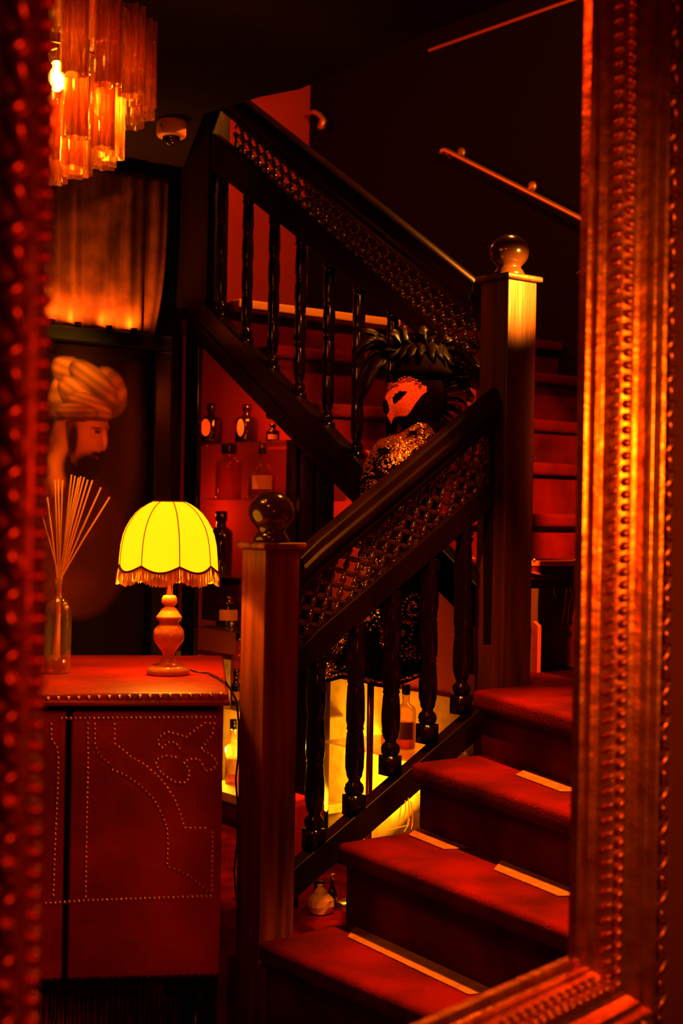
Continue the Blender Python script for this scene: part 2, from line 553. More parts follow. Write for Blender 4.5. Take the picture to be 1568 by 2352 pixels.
# wooden front edge laid bare on the first upper step, with two brass nails
e0 = P2 + uu * (t0 - 0.024); ez = up_steps[0][1]
st = MB().prism([flat(e0 + vv * 0.07, ez - 0.012), flat(e0 + vv * 1.7, ez - 0.012), flat(e0 + vv * 1.7 + uu * 0.02, ez - 0.012), flat(e0 + vv * 0.07 + uu * 0.02, ez - 0.012)], (0, 0, 0.016)).build('worn_edge', mat('worn_red_wood', (0.5, 0.08, 0.02), 0.5, bump=0.3), sub(treads[5]), bevel=0.003)
for px, py in ((1226, 1287), (1320, 1289)):
    p = cast(px, py, e0, uu)
    MB().sphere(p, 0.006, 8, 6).build('brass_nail', 'brass', treads[5], True)
# torn strip of carpet hanging under that step, a batten, and loose threads
ff = P2 + uu * (t0 - 0.03)
def fp(px, py, off=0.0):
    return cast(px, py, ff + uu * off, uu)
def ribbon(pts, w, name, material, parent, th=0.003):
    mb = MB(); n = len(pts)
    vs = []; fs = []
    for p, ww in zip(pts, w):
        vs += [p - vv * ww, p + vv * ww, p + vv * ww + uu * th, p - vv * ww + uu * th]
    for i in range(n - 1):
        for k in range(4):
            fs.append((i * 4 + k, i * 4 + (k + 1) % 4, i * 4 + 4 + (k + 1) % 4, i * 4 + 4 + k))
    fs += [(0, 1, 2, 3), tuple(range(4 * n - 4, 4 * n))]
    mb.add(vs, fs)
    return mb.build(name, material, parent)
ribbon([fp(1312, 1338), fp(1316, 1370), fp(1314, 1395), fp(1308, 1420), fp(1306, 1438)], [0.018, 0.014, 0.012, 0.010, 0.012], 'torn_carpet', 'carpet', stairs)
ribbon([fp(1287, 1440), fp(1307, 1434), fp(1327, 1426)], [0.006, 0.010, 0.006], 'carpet_clip', 'brass', stairs, 0.012)
for pts in ([(1272, 1350), (1271, 1362), (1275, 1370)], [(1301, 1350), (1297, 1390), (1291, 1430)], [(1309, 1350), (1313, 1372), (1305, 1400), (1303, 1434)]):
    MB().tube([fp(*q, -0.004) for q in pts], 0.0012, 5).build('loose_thread', 'fringe', stairs)
ribbon([fp(1226, 1352), fp(1225, 1400), fp(1228, 1450), fp(1224, 1510), fp(1222, 1556)], [0.020, 0.018, 0.014, 0.013, 0.018], 'batten', mat('pale_red_batten', (0.05, 0.007, 0.003), 0.8), stairs, 0.008)
ribbon([fp(1212, 1312), fp(1258, 1322), fp(1306, 1325)], [0.02, 0.02, 0.006], 'split_board', mat('split_red_board', (0.12, 0.008, 0.003), 0.8), stairs, 0.012)
# brass carpet clips at the wall side of the steps
for px, py in ((1327, 1728), (1322, 1996), (1318, 1752), (1326, 1775)):
    p = P(px, py, 3.0)
    MB().sphere(p, (0.006, 0.006, 0.012), 8, 6).build('stair_clip', 'brass', stairs, True)
# frayed carpet threads beside the third step
for a, b in (((921, 1850), (906, 1905)), ((930, 1838), (926, 1880)), ((937, 1832), (935, 1895)), ((943, 1840), (945, 1900)), ((938, 1895), (858, 1914)), ((940, 1880), (928, 1910)), ((950, 1860), (944, 1905))):
    A, B = lowp(*a, OFF - 0.012), lowp(*b, OFF - 0.012)
    MB().tube([A, (A + B) / 2 + V((0.004, 0, 0)), B], 0.0013, 5).build('frayed_thread', 'fringe', stairs)

# ------------------------------------------------------------------ newel posts
def newel(name, label, c, half, z0, capz, ball_r, ball_c, wood):
    t = thing(name, label, 'newel post', flat(c, z0), 'newel posts of the staircase')
    h = (capz - z0) / 2
    MB().box(flat(c, z0 + h), vv * half, uu * half, UP * h).build('post', wood, t, bevel=0.004)
    MB().box(flat(c, capz + 0.008), vv * (half + 0.013), uu * (half + 0.013), UP * 0.008).build('cap', wood, t, bevel=0.006, bseg=3)
    if ball_r:
        zc = capz + 0.016
        prof = [(ball_r * .78, 0), (ball_r * .84, .006), (ball_r * .72, .018), (ball_r * .60, .026)]
        for i in range(1, 15):
            a = -PI / 2 + 0.55 + (PI - 0.55) * i / 14
            prof.append((max(0.002, ball_r * math.cos(a) * (1.04)), ball_c + ball_r * 0.92 * math.sin(a)))
        MB().lathe(prof, flat(c, zc), 28).build('ball_finial', 'ball_wood', t, True)
    return t
M['ball_wood'] = mat('polished_ball_wood', (0.035, 0.010, 0.005), 0.16, spec=0.6, coat=0.4)
cap1 = cast(620, 1262, P1 - uu * 0.05, uu).z
cap2 = cast(1162, 638, P2 - uu * 0.054, uu).z
newel('newel_post', 'worn wooden newel post with a dark ball, beside the table lamp', P1, 0.05, LOWZ, cap1, 0.053, 0.073, 'post_wood_worn')
newel('newel_post', 'tall newel post with a dark ball, lit orange under its cap', P2, 0.054, LOWZ, cap2, 0.052, 0.068, 'post_wood')
NC = P(1394, 900, 3.9)
newel('newel_post', 'newel post almost hidden behind the right side of the mirror frame', flat(NC), 0.054, zs[4], cast(1394, 636, NC, uu).z, 0, 0, 'post_wood')

# ------------------------------------------------------------------ balustrades
def baluster(base, top_z, r, parent, blk=0.05):
    b = flat(base, base.z); Ht = top_z - base.z
    mb = MB()
    mb.box(b + UP * (blk / 2), vv * r * .86, uu * r * .86, UP * (blk / 2))
    z = blk
    prof = [(r * .75, z), (r * .95, z + .006), (r * 1.02, z + .016), (r * .9, z + .026), (r * .62, z + .033), (r * .60, z + .038), (r * .8, z + .046)]
    z += .05
    seglen = 0.118
    n = max(2, round((Ht - z - 0.03) / seglen))
    sl = (Ht - 0.03 - z) / n
    for i in range(n):
        a = z + sl * i
        prof += [(r * .84, a + .004), (r * .97, a + .018), (r * (1.0 - .04 * (i % 2)), a + sl * .5), (r * .88, a + sl - .016), (r * .80, a + sl - .007), (r * .92, a + sl - .003)]
    prof += [(r * .92, Ht - .03), (r * 1.08, Ht - .024), (r * .85, Ht - .018), (r * 1.05, Ht - .010), (r * .9, Ht - .003), (r * .9, Ht)]
    mb.lathe(prof, b, 16)
    return mb.build('baluster', 'black_wood', parent, True)

def clip_line(p, d, poly):
    """clip the infinite line p + d*s to a convex polygon (2-D); returns (s0, s1) or None"""
    s0, s1 = -1e9, 1e9
    n = len(poly)
    area = sum(poly[i][0] * poly[(i + 1) % n][1] - poly[(i + 1) % n][0] * poly[i][1] for i in range(n))
    sg = 1 if area > 0 else -1
    for i in range(n):
        a = poly[i]; b = poly[(i + 1) % n]
        ex, ey = (b[0] - a[0]) * sg, (b[1] - a[1]) * sg
        nx, ny = -ey, ex
        num = (p[0] - a[0]) * nx + (p[1] - a[1]) * ny
        den = d[0] * nx + d[1] * ny
        if abs(den) < 1e-9:
            if num < 0:
                return None
            continue
        s = -num / den
        if den > 0:
            s0 = max(s0, s)
        else:
            s1 = min(s1, s)
    return (s0, s1) if s1 - s0 > 0.012 else None

def lattice(parent, o3, e3, corners, ang, pitch, rad):
    poly = [((c - o3).dot(e3), c.z) for c in corners]
    cx = sum(p[0] for p in poly) / 4; cy = sum(p[1] for p in poly) / 4
    n = 0
    for fam in (0, 1):
        a = ang + fam * PI / 2
        d = (math.cos(a), math.sin(a)); nn = (-d[1], d[0])
        for k in range(-40, 41):
            p = (cx + nn[0] * pitch * k, cy + nn[1] * pitch * k)
            cl = clip_line(p, d, poly)
            if not cl:
                continue
            s0, s1 = cl
            # beads sit midway between crossings (crossings at multiples of the pitch)
            prof = [(rad * .7, s0)]
            j = math.ceil((s0 - pitch * .5) / pitch)
            s = j * pitch
            while s < s1:
                for f, rr in ((-.34, .7), (-.31, 1.0), (-.24, 1.05), (-.21, .8), (-.17, 1.25), (-.05, 1.35), (.05, 1.35), (.17, 1.25), (.21, .8), (.24, 1.05), (.31, 1.0), (.34, .7)):
                    x = s + pitch * (.5 + f)
                    if s0 < x < s1:
                        prof.append((rad * rr, x))
                s += pitch
            prof.append((rad * .7, s1))
            ax = e3 * d[0] + UP * d[1]
            org = flat(o3) + e3 * p[0] + UP * p[1]
            MB().lathe(prof, org, 8, ax).build('lattice_rod', 'lattice', parent, True)
            n += 1
    return n

RAILP = [(-.024, -.048), (.024, -.048), (.030, -.03), (.026, -.02), (.037, -.008), (.037, .012), (.028, .018), (.024, .04), (.010, .049), (-.010, .049), (-.024, .04), (-.028, .018), (-.037, .012), (-.037, -.008), (-.026, -.02), (-.030, -.03)]

lowb = thing('balustrade', 'dark balustrade of the lower flight with beaded lattice under its handrail, between both ball-topped posts', 'balustrade', flat(P1, 0.0), 'balustrades of the staircase')
hr_y = lambda x: 0.5 * ((985 + .84 * (1018 - x)) + (989 + .84 * (1117 - x)))
path = [lowp(x, hr_y(x) + (6 if x < 720 else 0)) for x in (672, 720, 800, 900, 1000, 1100, 1138)]
MB().sweep(path, RAILP, uu).build('handrail', 'rail_wood', lowb, bevel=0.004)
lr_y = lambda x: 1147 + .86 * (1081 - x)
MB().prism([lowp(682, lr_y(682) + 10, -.02), lowp(730, lr_y(730), -.02), lowp(1128, lr_y(1128), -.02), lowp(1128, lr_y(1128) + 62, -.02), lowp(740, lr_y(740) + 66, -.02), lowp(682, lr_y(682) + 66, -.02)], uu * .04).build('lower_rail', 'rail_wood', lowb, bevel=0.004)
nl = lattice(lowb, flat(P1), vv, [lowp(684, 1346), lowp(1136, 973), lowp(1130, 1104), lowp(684, 1492)], math.radians(-15), 0.037, 0.0058)
st_y = lambda x: 1952 - .86 * (x - 720)
MB().prism([lowp(660, st_y(660) + 6, -.022), lowp(1120, st_y(1120) + 6, -.022), lowp(1120, st_y(1120) + 72, -.022), lowp(660, st_y(660) + 78, -.022)], uu * .044).build('string_board', 'rail_wood', lowb, bevel=0.004)
for px in (720, 812, 895, 980, 1058):
    b = lowp(px, st_y(px) - 2 - (20 if px > 850 else 0))
    tz = lowp(px, lr_y(px) + 50).z
    baluster(b, tz, 0.0245, lowb)
# upright batten where the lattice meets the upper post
MB().prism([lowp(1126, 985, -.01), lowp(1140, 975, -.01), lowp(1140, 1480, -.01), lowp(1126, 1480, -.01)], uu * .03).build('side_batten', 'rail_wood', lowb, bevel=0.003)

upb = thing('balustrade', 'dark balustrade of the upper flight with lattice and turned balusters, climbing to the left', 'balustrade', flat(P2, 1.0), 'balustrades of the staircase')
ut = lambda x: 337 + .766 * (x - 706)
ub = lambda x: 334 + .836 * (x - 615)
path = [upp(x, (ut(x) + ub(x)) / 2) for x in (470, 560, 650, 740, 830, 920, 1010, 1100)]
RAILU = [(s, h * 1.08) for s, h in RAILP]
MB().sweep(path, RAILU, vv).build('handrail', 'rail_wood', upb, bevel=0.004)
lb = lambda x: 387 + .89 * (x - 587)
bt = lambda x: 406 + .79 * (x - 507)
MB().prism([upp(478, lb(500) - 10, -.02), upp(560, lb(560), -.02), upp(1100, lb(1100), -.02), upp(1100, bt(1100) + 8, -.02), upp(478, bt(478), -.02)], vv * .04).build('lower_rail', 'rail_wood', upb, bevel=0.004)
nu = lattice(upb, flat(P2), uu, [upp(1096, ub(1096)), upp(540, ub(540)), upp(540, lb(540)), upp(1096, lb(1096))], math.radians(-12), 0.040, 0.0062)
print('lattice rods', nl, nu)
stt = lambda x: 669 + 1.054 * (x - 443)
stb = lambda x: 783 + 1.079 * (x - 448)
MB().prism([upp(436, stt(436), -.025), upp(1105, stt(1105) - 10, -.025), upp(1105, stb(1105) - 30, -.025), upp(436, stb(436), -.025)], vv * .05).build('string_board', 'rail_wood', upb, bevel=0.004)
MB().prism([upp(450, stt(450) + 62, -.034), upp(1090, stt(1090) + 62, -.034), upp(1090, stt(1090) + 70, -.034), upp(450, stt(450) + 70, -.034)], vv * .012).build('string_moulding', 'rail_wood', upb)
for px in (507, 565, 625, 686, 751, 818, 895, 975):
    b = upp(px, stt(px) + 2)
    tz = upp(px, bt(px) - 4).z
    baluster(b, tz, 0.0205, upb, 0.035)

# ------------------------------------------------------------------ brass handrails on the stair wall
def wallp(px, py, off=-0.07):
    return cast(px, py, K + vv * off, vv)
br = thing('wall_handrail', 'thin brass handrail slanting down the black stair wall', 'handrail', flat(wallp(1190, 430, 0), 1.9), 'brass handrails on the stair wall')
MB().tube([wallp(1013, 352), wallp(1016, 345), wallp(1024, 345), wallp(1330, 500), wallp(1420, 546)], 0.011, 10).build('rail', 'brass_rail', br, True)
for px, py in ((1022, 346), (1185, 424)):
    a = wallp(px, py); w = cast(px + 38, py + 6, K, vv)
    MB().tube([a, a + vv * 0.03 - UP * 0.03, w - vv * 0.004], 0.006, 8).build('bracket', 'brass_rail', br, True)
    MB().lathe([(0.004, -0.012), (0.024, -0.008), (0.026, 0)], w, 14, vv).build('bracket_plate', 'brass_rail', br, True)
br2 = thing('wall_handrail', 'short curled brass rail end at the corner of the top landing', 'handrail', flat(wallp(730, 272, 0), 2.5), 'brass handrails on the stair wall')
pA = [wallp(713, 259), wallp(722, 257), wallp(735, 264), wallp(744, 278), wallp(741, 291), wallp(733, 292)]
MB().tube(pA, [0.010, 0.012, 0.014, 0.015, 0.015, 0.013], 10).build('rail', 'brass_rail', br2, True)
w = cast(740, 285, K, vv)
MB().tube([wallp(741, 287), w - vv * 0.003], 0.008, 8).build('bracket', 'brass_rail', br2, True)
MB().lathe([(0.006, -0.014), (0.028, -0.008), (0.03, 0)], w, 14, vv).build('bracket_plate', 'brass_rail', br2, True)
# ================================================================== mirror frame and the wall it hangs on
XR, YR = 0.3295, 1.9
XL, YL = -0.2587, 1.21
FA = V((XR - XL, YR - YL, 0)); FW = FA.length; FA.normalize()
FN = V((FA.y, -FA.x, 0))
FO = V((XL, YL, 0))
ZB = 0.498; ZT = 2.05
def fr(x, w, h, z):
    return FO + FA * x + FN * h + UP * z
fprof = [(0.0, -0.012), (0.0, 0.0), (0.004, 0.003), (0.006, 0.001), (0.009, 0.001), (0.011, 0.010), (0.015, 0.0145), (0.019, 0.014), (0.021, 0.016),
         (0.023, 0.020), (0.030, 0.034), (0.032, 0.037), (0.040, 0.044), (0.043, 0.046), (0.047, 0.047), (0.052, 0.051), (0.057, 0.059), (0.060, 0.066), (0.064, 0.068), (0.067, 0.065),
         (0.069, 0.067), (0.073, 0.077), (0.077, 0.080), (0.081, 0.077), (0.084, 0.074), (0.098, 0.074), (0.104, 0.066), (0.106, 0.0), (0.106, -0.012)]
frame = thing('mirror_frame', 'large ornate gilded mirror frame out of focus, nearest the camera', 'mirror frame', FO + FA * (FW / 2) + UP * (ZB - 0.1))
def corner(ci, w):
    x = -w if ci in (0, 3) else FW + w
    z = ZB - w if ci in (0, 1) else ZT + w
    return x, z
for c0_, c1_ in ((0, 1), (1, 2), (2, 3), (3, 0)):
    vs = []; fs = []
    for ci in (c0_, c1_):
        for w, h in fprof:
            x, z = corner(ci, w)
            vs.append(fr(x, 0, h, z))
    n = len(fprof)
    fs = [(i, i + 1, n + i + 1, n + i) for i in range(n - 1)] + [(n - 1, 0, n, 2 * n - 1)]
    MB().add(vs, fs).build('frame_rail', 'gilt', frame)
# beads
bm_ = MB().sphere((0, 0, 0), 0.0068, 8, 6)
bead_me = to_mesh('bead', bm_.v, bm_.f, True)
wb, hb = 0.0362, 0.044
def edge_points(w, pitch):
    out = []
    for side in ('L', 'R', 'B'):
        if side in 'LR':
            z0_, z1_ = ZB - w, ZT
            n = int((z1_ - z0_) / pitch)
            for i in range(n):
                out.append((side, -w if side == 'L' else FW + w, z0_ + pitch * i))
        else:
            n = int((FW + 2 * w) / pitch)
            for i in range(1, n):
                out.append((side, -w + pitch * i, ZB - w))
    return out
for side, x, z in edge_points(wb, 0.0176):
    link('bead', bead_me, 'gilt', frame, loc=fr(x, 0, hb, z))
# small leaves in the inner hollow and curled leaves along the outer edge
def leaf_mesh(name, L, W, curl, ax, out, nrm):
    """pointed leaf with a raised rib; ax = along, out = across, nrm = proud"""
    vs = []; fs = []
    N = 5
    for i in range(N):
        t = i / (N - 1)
        wv = W * math.sin(PI * min(1, t * .92 + .08)) * (1 - .35 * t)
        hgt = 0.45 * W * math.sin(PI * t) + curl * t * t
        c = ax * (L * (t - .5)) + nrm * hgt
        vs += [c - out * wv, c + nrm * W * .45, c + out * wv, c - nrm * W * .5]
    for i in range(N - 1):
        for k in range(4):
            fs.append((i * 4 + k, i * 4 + (k + 1) % 4, i * 4 + 4 + (k + 1) % 4, i * 4 + 4 + k))
    fs += [(3, 2, 1, 0), tuple(range(4 * N - 4, 4 * N))]
    return to_mesh(name, vs, fs, True)
dirs = {'L': (-FA, UP), 'R': (FA, UP), 'B': (-UP, FA)}
for key in 'LRB':
    outv, along = dirs[key]
    slope_in = (outv * 0.45 + FN * 0.9).normalized()
    nin = (FN * 0.45 - outv * 0.9).normalized()
    nin = (FN * 0.7 - outv * 0.7).normalized()
    me1 = leaf_mesh('inner_leaf', 0.020, 0.0055, 0.002, (along * .55 + slope_in * .85).normalized(), (along * .85 - slope_in * .55).normalized(), nin)
    for side, x, z in edge_points(0.0265, 0.0195):
        if side == key:
            link('inner_leaf', me1, 'gilt', frame, loc=fr(x, 0, 0.029, z))
    me2 = leaf_mesh('outer_leaf', 0.036, 0.0115, 0.008, (along * .8 + outv * .6).normalized(), (along * -.6 + outv * .8).normalized(), FN)
    me3 = leaf_mesh('outer_leaf', 0.028, 0.010, 0.006, (along * .7 - outv * .7).normalized(), (along * .7 + outv * .7).normalized(), FN)
    for i, (side, x, z) in enumerate(edge_points(0.091, 0.024)):
        if side == key:
            link('outer_leaf', me2 if i % 2 else me3, 'gilt', frame, loc=fr(x, 0, 0.076, z))
# the wall around it: one panel with an opening
hw, d_ = 0.088, 0.03
outer = [(-2.6, LOWZ + 0.001), (FW + 2.2, LOWZ + 0.001), (FW + 2.2, 2.349), (-2.6, 2.349)]
inner = [(-hw, ZB - hw), (FW + hw, ZB - hw), (FW + hw, ZT + hw), (-hw, ZT + hw)]
vs = [fr(x, 0, -0.0125, z) for x, z in outer + inner] + [fr(x, 0, -0.0125 - d_, z) for x, z in outer + inner]
fs = []
for i in range(4):
    j = (i + 1) % 4
    fs += [(i, j, 4 + j, 4 + i), (8 + i, 12 + i, 12 + j, 8 + j), (i, 8 + i, 8 + j, j), (4 + i, 4 + j, 12 + j, 12 + i)]
struct(MB().add(vs, fs).build('wall_front', 'front_wall'))

# ================================================================== leather cabinet
CB = math.radians(7.5)
cf = V((math.cos(CB), math.sin(CB), 0))       # along the front, to the right
cbk = V((-0.10, 0.995, 0)).normalized()       # to the back
cn = V((cf.y, -cf.x, 0))                      # out of the front
CC = P(507, 1900, 2.945); CC = flat(CC, LOWZ)
CW, CD = 0.58, 0.74
TOPZ = 0.715
cab = thing('leather_cabinet', 'low red leather cabinet studded with brass nails, carrying the table lamp', 'cabinet', CC - cf * (CW / 2) + cbk * 0.3)
def cabp(px, py, off=0.0):
    return cast(px, py, CC + cn * off, cn)
body_z0, body_z1 = 0.112, 0.688
seam = (cabp(153, 1900) - CC).dot(cf)
# right-hand and left-hand leather doors with the dark gap between them, on a plinth
MB().prism([flat(CC - cf * .01 + cbk * .02, .1), flat(CC - cf * (CW - .01) + cbk * .02, .1), flat(CC - cf * (CW - .01) + cbk * (CD - .02), .1), flat(CC - cf * .01 + cbk * (CD - .02), .1)], (0, 0, body_z1 - .1)).build('body', 'black_wood', cab)
dr = MB().prism([flat(CC, body_z0), flat(CC + cf * (seam + .006), body_z0), flat(CC + cf * (seam + .006) + cbk * .03, body_z0), flat(CC + cbk * .03, body_z0)], (0, 0, body_z1 - body_z0 - .015)).build('door', 'leather', cab, bevel=0.006, bseg=3)
dl = MB().prism([flat(CC + cf * (seam - .006), body_z0), flat(CC - cf * CW, body_z0), flat(CC - cf * CW + cbk * .03, body_z0), flat(CC + cf * (seam - .006) + cbk * .03, body_z0)], (0, 0, body_z1 - body_z0 - .015)).build('door', 'leather', cab, bevel=0.006, bseg=3)
MB().prism([flat(CC + cf * .002 + cbk * .032, body_z0), flat(CC + cf * .002 + cbk * CD, body_z0), flat(CC - cf * .012 + cbk * CD, body_z0), flat(CC - cf * .012 + cbk * .032, body_z0)], (0, 0, body_z1 - body_z0 - .01)).build('side_panel', 'leather', cab, bevel=0.004)
top = MB().prism([flat(CC + cf * .012 + cn * .014, body_z1 + .002), flat(CC - cf * (CW + .012) + cn * .014, body_z1 + .002), flat(CC - cf * (CW + .012) + cbk * (CD + .01), body_z1 + .002), flat(CC + cf * .012 + cbk * (CD + .01), body_z1 + .002)], (0, 0, TOPZ - body_z1 - .002)).build('top', 'leather', cab, bevel=0.010, bseg=4)
MB().tube([flat(CC + cf * .014 + cn * .016, body_z1 + .006), flat(CC - cf * (CW + .012) + cn * .016, body_z1 + .006)], 0.006, 8).build('piping', 'leather', cab, True)
for sx in (.05, CW - .05):
    for sy in (.06, CD - .06):
        MB().lathe([(.014, 0), (.022, .05), (.026, .16), (.03, .37)], flat(CC - cf * sx + cbk * sy, LOWZ), 12).build('leg', 'black_wood', cab, True)
# hem of fringe along the bottom edge
hem = MB()
for i in range(150):
    x = CW * (i + random.random()) / 150
    a = flat(CC - cf * x + cn * .006, body_z0 + .01)
    hem.tube([a, a + V((random.uniform(-.004, .004), random.uniform(-.003, .003), -.06)), a + V((random.uniform(-.008, .008), random.uniform(-.004, .004), -.13 - .03 * random.random()))], 0.0012, 4)
hm = hem.build('hem_fringe', 'velvet', cab); hm['kind'] = 'stuff'
# nails
C4 = lambda x, y: (60 + x / 2.904, 1550 + y / 2.904)
rows = []
nails_paths = [
    ([(235, 290), (1280, 283)], 31), ([(130, 1525), (390, 1507), (1237, 1476)], 31.5),
    ([(410, 325), (412, 580), (402, 1000), (396, 1480)], 33), ([(1240, 1050), (1237, 1450)], 32),
    ([(457, 330), (458, 455), (475, 515), (510, 562), (572, 602)], 32),
    ([(575, 635), (660, 670), (760, 740), (850, 830), (905, 935), (938, 1020), (945, 1120), (940, 1280), (1010, 1300), (1100, 1350), (1180, 1415), (1215, 1455)], 33),
    ([(588, 330), (590, 460), (640, 495), (700, 550), (790, 600), (880, 680), (940, 750), (990, 830), (1030, 930), (1055, 1022), (1225, 1025)], 33),
    ([(1255, 325), (1190, 325), (1135, 360), (1070, 415), (1000, 395), (950, 383), (900, 400), (878, 435), (885, 470), (910, 490), (935, 460), (965, 445), (1000, 460), (1020, 490), (1020, 522)], 31),
    ([(1248, 360), (1240, 400), (1200, 455), (1165, 500), (1215, 525), (1255, 555), (1268, 590), (1250, 630), (1190, 645), (1183, 610), (1150, 563), (1085, 563), (1050, 585), (1065, 605), (1085, 640), (1085, 690), (1060, 720), (1000, 720), (945, 690), (900, 655), (875, 620), (865, 590), (880, 558), (925, 540), (980, 545), (1022, 558)], 31),
    ([(165, 330), (170, 440), (205, 480), (215, 560), (208, 780), (197, 1000), (186, 1280), (180, 1500)], 34),
]
nprof = []
for i in range(5):
    a = PI / 2 * i / 4
    nprof.append((max(0.0004, 0.0046 * math.cos(a)), 0.0034 * math.sin(a)))
nb = MB().lathe(nprof, (0, 0, 0), 8, cn)
nail_me = to_mesh('nail_head', nb.v, nb.f, True)
nb = MB().lathe([(r * 1.35, h * 1.4) for r, h in nprof], (0, 0, 0), 8, cn)
nail_big = to_mesh('nail_head', nb.v, nb.f, True)
nn = 0
for path, sp in nails_paths:
    acc = 0.0
    pts = [path[0]]
    for a, b in zip(path, path[1:]):
        L = math.dist(a, b)
        s = sp - acc
        while s <= L:
            pts.append((a[0] + (b[0] - a[0]) * s / L, a[1] + (b[1] - a[1]) * s / L)); s += sp
        acc = L - (s - sp)
    for q in pts:
        p = cabp(*C4(*q), 0.001)
        link('nail_head', nail_me, 'nail', dr if (p - CC).dot(cf) > seam else dl, loc=p); nn += 1
for i in range(18):
    q = (145 + (1300 - 145) * i / 17, 163 + (135 - 163) * i / 17)
    p = cabp(*C4(*q), 0.0145)
    link('nail_head', nail_big, 'nail', top, loc=p); nn += 1
print('nails', nn)
# raised leather bands inside the nail lines
def overlay(poly, th=0.004):
    pts = [cabp(*C4(*q), 0.0) for q in poly]
    return MB().prism(pts, cn * th).build('leather_band', 'leather', dr, bevel=0.0015)
F = [(588, 350), (590, 460), (640, 495), (700, 550), (790, 600), (880, 680), (940, 750), (990, 830), (1030, 930), (1055, 1022), (1240, 1025), (1237, 1470), (1180, 1415), (1100, 1350), (1010, 1300), (940, 1280), (945, 1120), (938, 1020), (905, 935), (850, 830), (760, 740), (660, 670), (575, 625), (510, 562), (475, 515), (458, 455), (457, 350)]
overlay(F)

# ================================================================== table lamp
LB = castz(386, 1549, TOPZ); LB = flat(LB, TOPZ)
lsc = LB.y / FPX                                 # metres per pixel at the lamp
lamp = thing('table_lamp', 'lit table lamp with yellow domed shade, gold fringe and turned wooden base', 'lamp', LB)
prof = [(862, 18), (866, 35), (880, 45), (905, 48), (915, 45), (925, 32), (935, 30), (945, 45), (955, 47), (958, 54), (968, 56), (971, 63), (980, 65), (985, 72), (996, 79), (1006, 76), (1020, 60), (1040, 58), (1052, 74), (1065, 85), (1085, 91), (1108, 94), (1130, 91), (1150, 81), (1170, 66), (1185, 55), (1200, 42), (1215, 37), (1232, 36), (1250, 42), (1268, 55), (1278, 62), (1281, 92), (1287, 108), (1300, 122), (1318, 128), (1330, 127), (1340, 120)]
k = lsc / 2.613
lp = [(hw_ * k, (1340 - y) * k) for y, hw_ in prof]
MB().lathe(lp, LB, 32).build('lamp_base', 'lamp_wood', lamp, True)
zt = lambda py: (1549 - py) * lsc                # pixel height above the base
MB().lathe([(0.0075, zt(1384)), (0.0075, zt(1290)), (0.012, zt(1288)), (0.012, zt(1262))], LB, 12).build('stem', 'brass', lamp, True)
SHC = LB + V(((382 - 386) * lsc, 0, 0))
RS = 112 * lsc
sp_ = [(37, 1152), (50, 1158), (64, 1167), (77, 1179), (89, 1195), (98, 1211), (105, 1229), (110, 1252), (113, 1279), (114, 1298)]
NS = 8
A0 = math.radians(-90 - 25 + 45 * 0)
def shade_pt(ang, j, drop=0.0, grow=1.0):
    r, py = sp_[j]
    f = ((ang - A0) / (2 * PI / NS)) % 1.0
    bul = math.sin(PI * f)
    rr = r * lsc * (0.975 + 0.025 * bul) * grow
    z = zt(py)
    if j == len(sp_) - 1:
        z -= bul * 14 * lsc
    elif j == len(sp_) - 2:
        z -= bul * 7 * lsc
    return SHC + V((rr * math.cos(ang), rr * math.sin(ang), z - drop))
SEG = NS * 8
vs = []; fs = []
for j in range(len(sp_)):
    for i in range(SEG):
        vs.append(shade_pt(A0 + 2 * PI * i / SEG, j))
for j in range(len(sp_) - 1):
    for i in range(SEG):
        fs.append((j * SEG + i, j * SEG + (i + 1) % SEG, (j + 1) * SEG + (i + 1) % SEG, (j + 1) * SEG + i))
shade = sub(MB().add(vs, fs).build('shade', 'shade', lamp, True))
for s_ in range(NS):
    a = A0 + 2 * PI * s_ / NS
    MB().tube([shade_pt(a, j, 0, 1.004) for j in range(len(sp_))], 0.0013, 6).build('shade_rib', mat('rib_cord', (0.35, 0.05, 0.01), 0.8) if s_ == 0 else bpy.data.materials['rib_cord'], shade, True)
jl = len(sp_) - 1
MB().tube([shade_pt(A0 + 2 * PI * i / 96, jl, 0, 1.012) for i in range(97)], 0.0026, 6).build('braid', 'cord_trim', shade, True)
MB().tube([shade_pt(A0 + 2 * PI * i / 48, 0, 0, 1.01) for i in range(49)], 0.0022, 6).build('top_braid', 'cord_trim', shade, True)
fb = MB()
for i in range(340):
    a = A0 + 2 * PI * i / 340
    p = shade_pt(a, jl, 0, 1.012)
    q = p + V((0, 0, -(.030 + .004 * random.random()))) + V((math.cos(a), math.sin(a), 0)) * random.uniform(.0, .004)
    fb.tube([p, (p + q) / 2 + V((random.uniform(-.001, .001), 0, 0)), q], 0.0011, 4)
fo = fb.build('fringe', 'fringe', lamp); fo['kind'] = 'stuff'
light('table_lamp_bulb', 'POINT', SHC + UP * zt(1262), 18.0, (1.0, 0.36, 0.018), None, 0.025)
# cable from the lamp across the top and down behind the cabinet
edge_r = CC + cf * .02
cpts = [LB + V((0.052, 0.0, 0.010)), LB + V((0.075, .01, 0.006)), P(470, 1541, 3.6), P(492, 1546, 3.6)]
pts = [LB + V((0.052, 0.0, 0.012)), castz(450, 1543, TOPZ + .006), castz(478, 1546, TOPZ + .005), castz(500, 1556, TOPZ + .004), castz(519, 1568, TOPZ + .008), P(532, 1588, 3.32), P(543, 1610, 3.33), P(548, 1660, 3.34), P(547, 1740, 3.34), P(541, 1790, 3.34), P(546, 1850, 3.34), P(545, 1930, 3.34), P(538, 2000, 3.34), P(541, 2050, 3.35), P(549, 2085, 3.36)]
MB().tube(pts, 0.0026, 6).build('cable', 'cable', lamp, True)

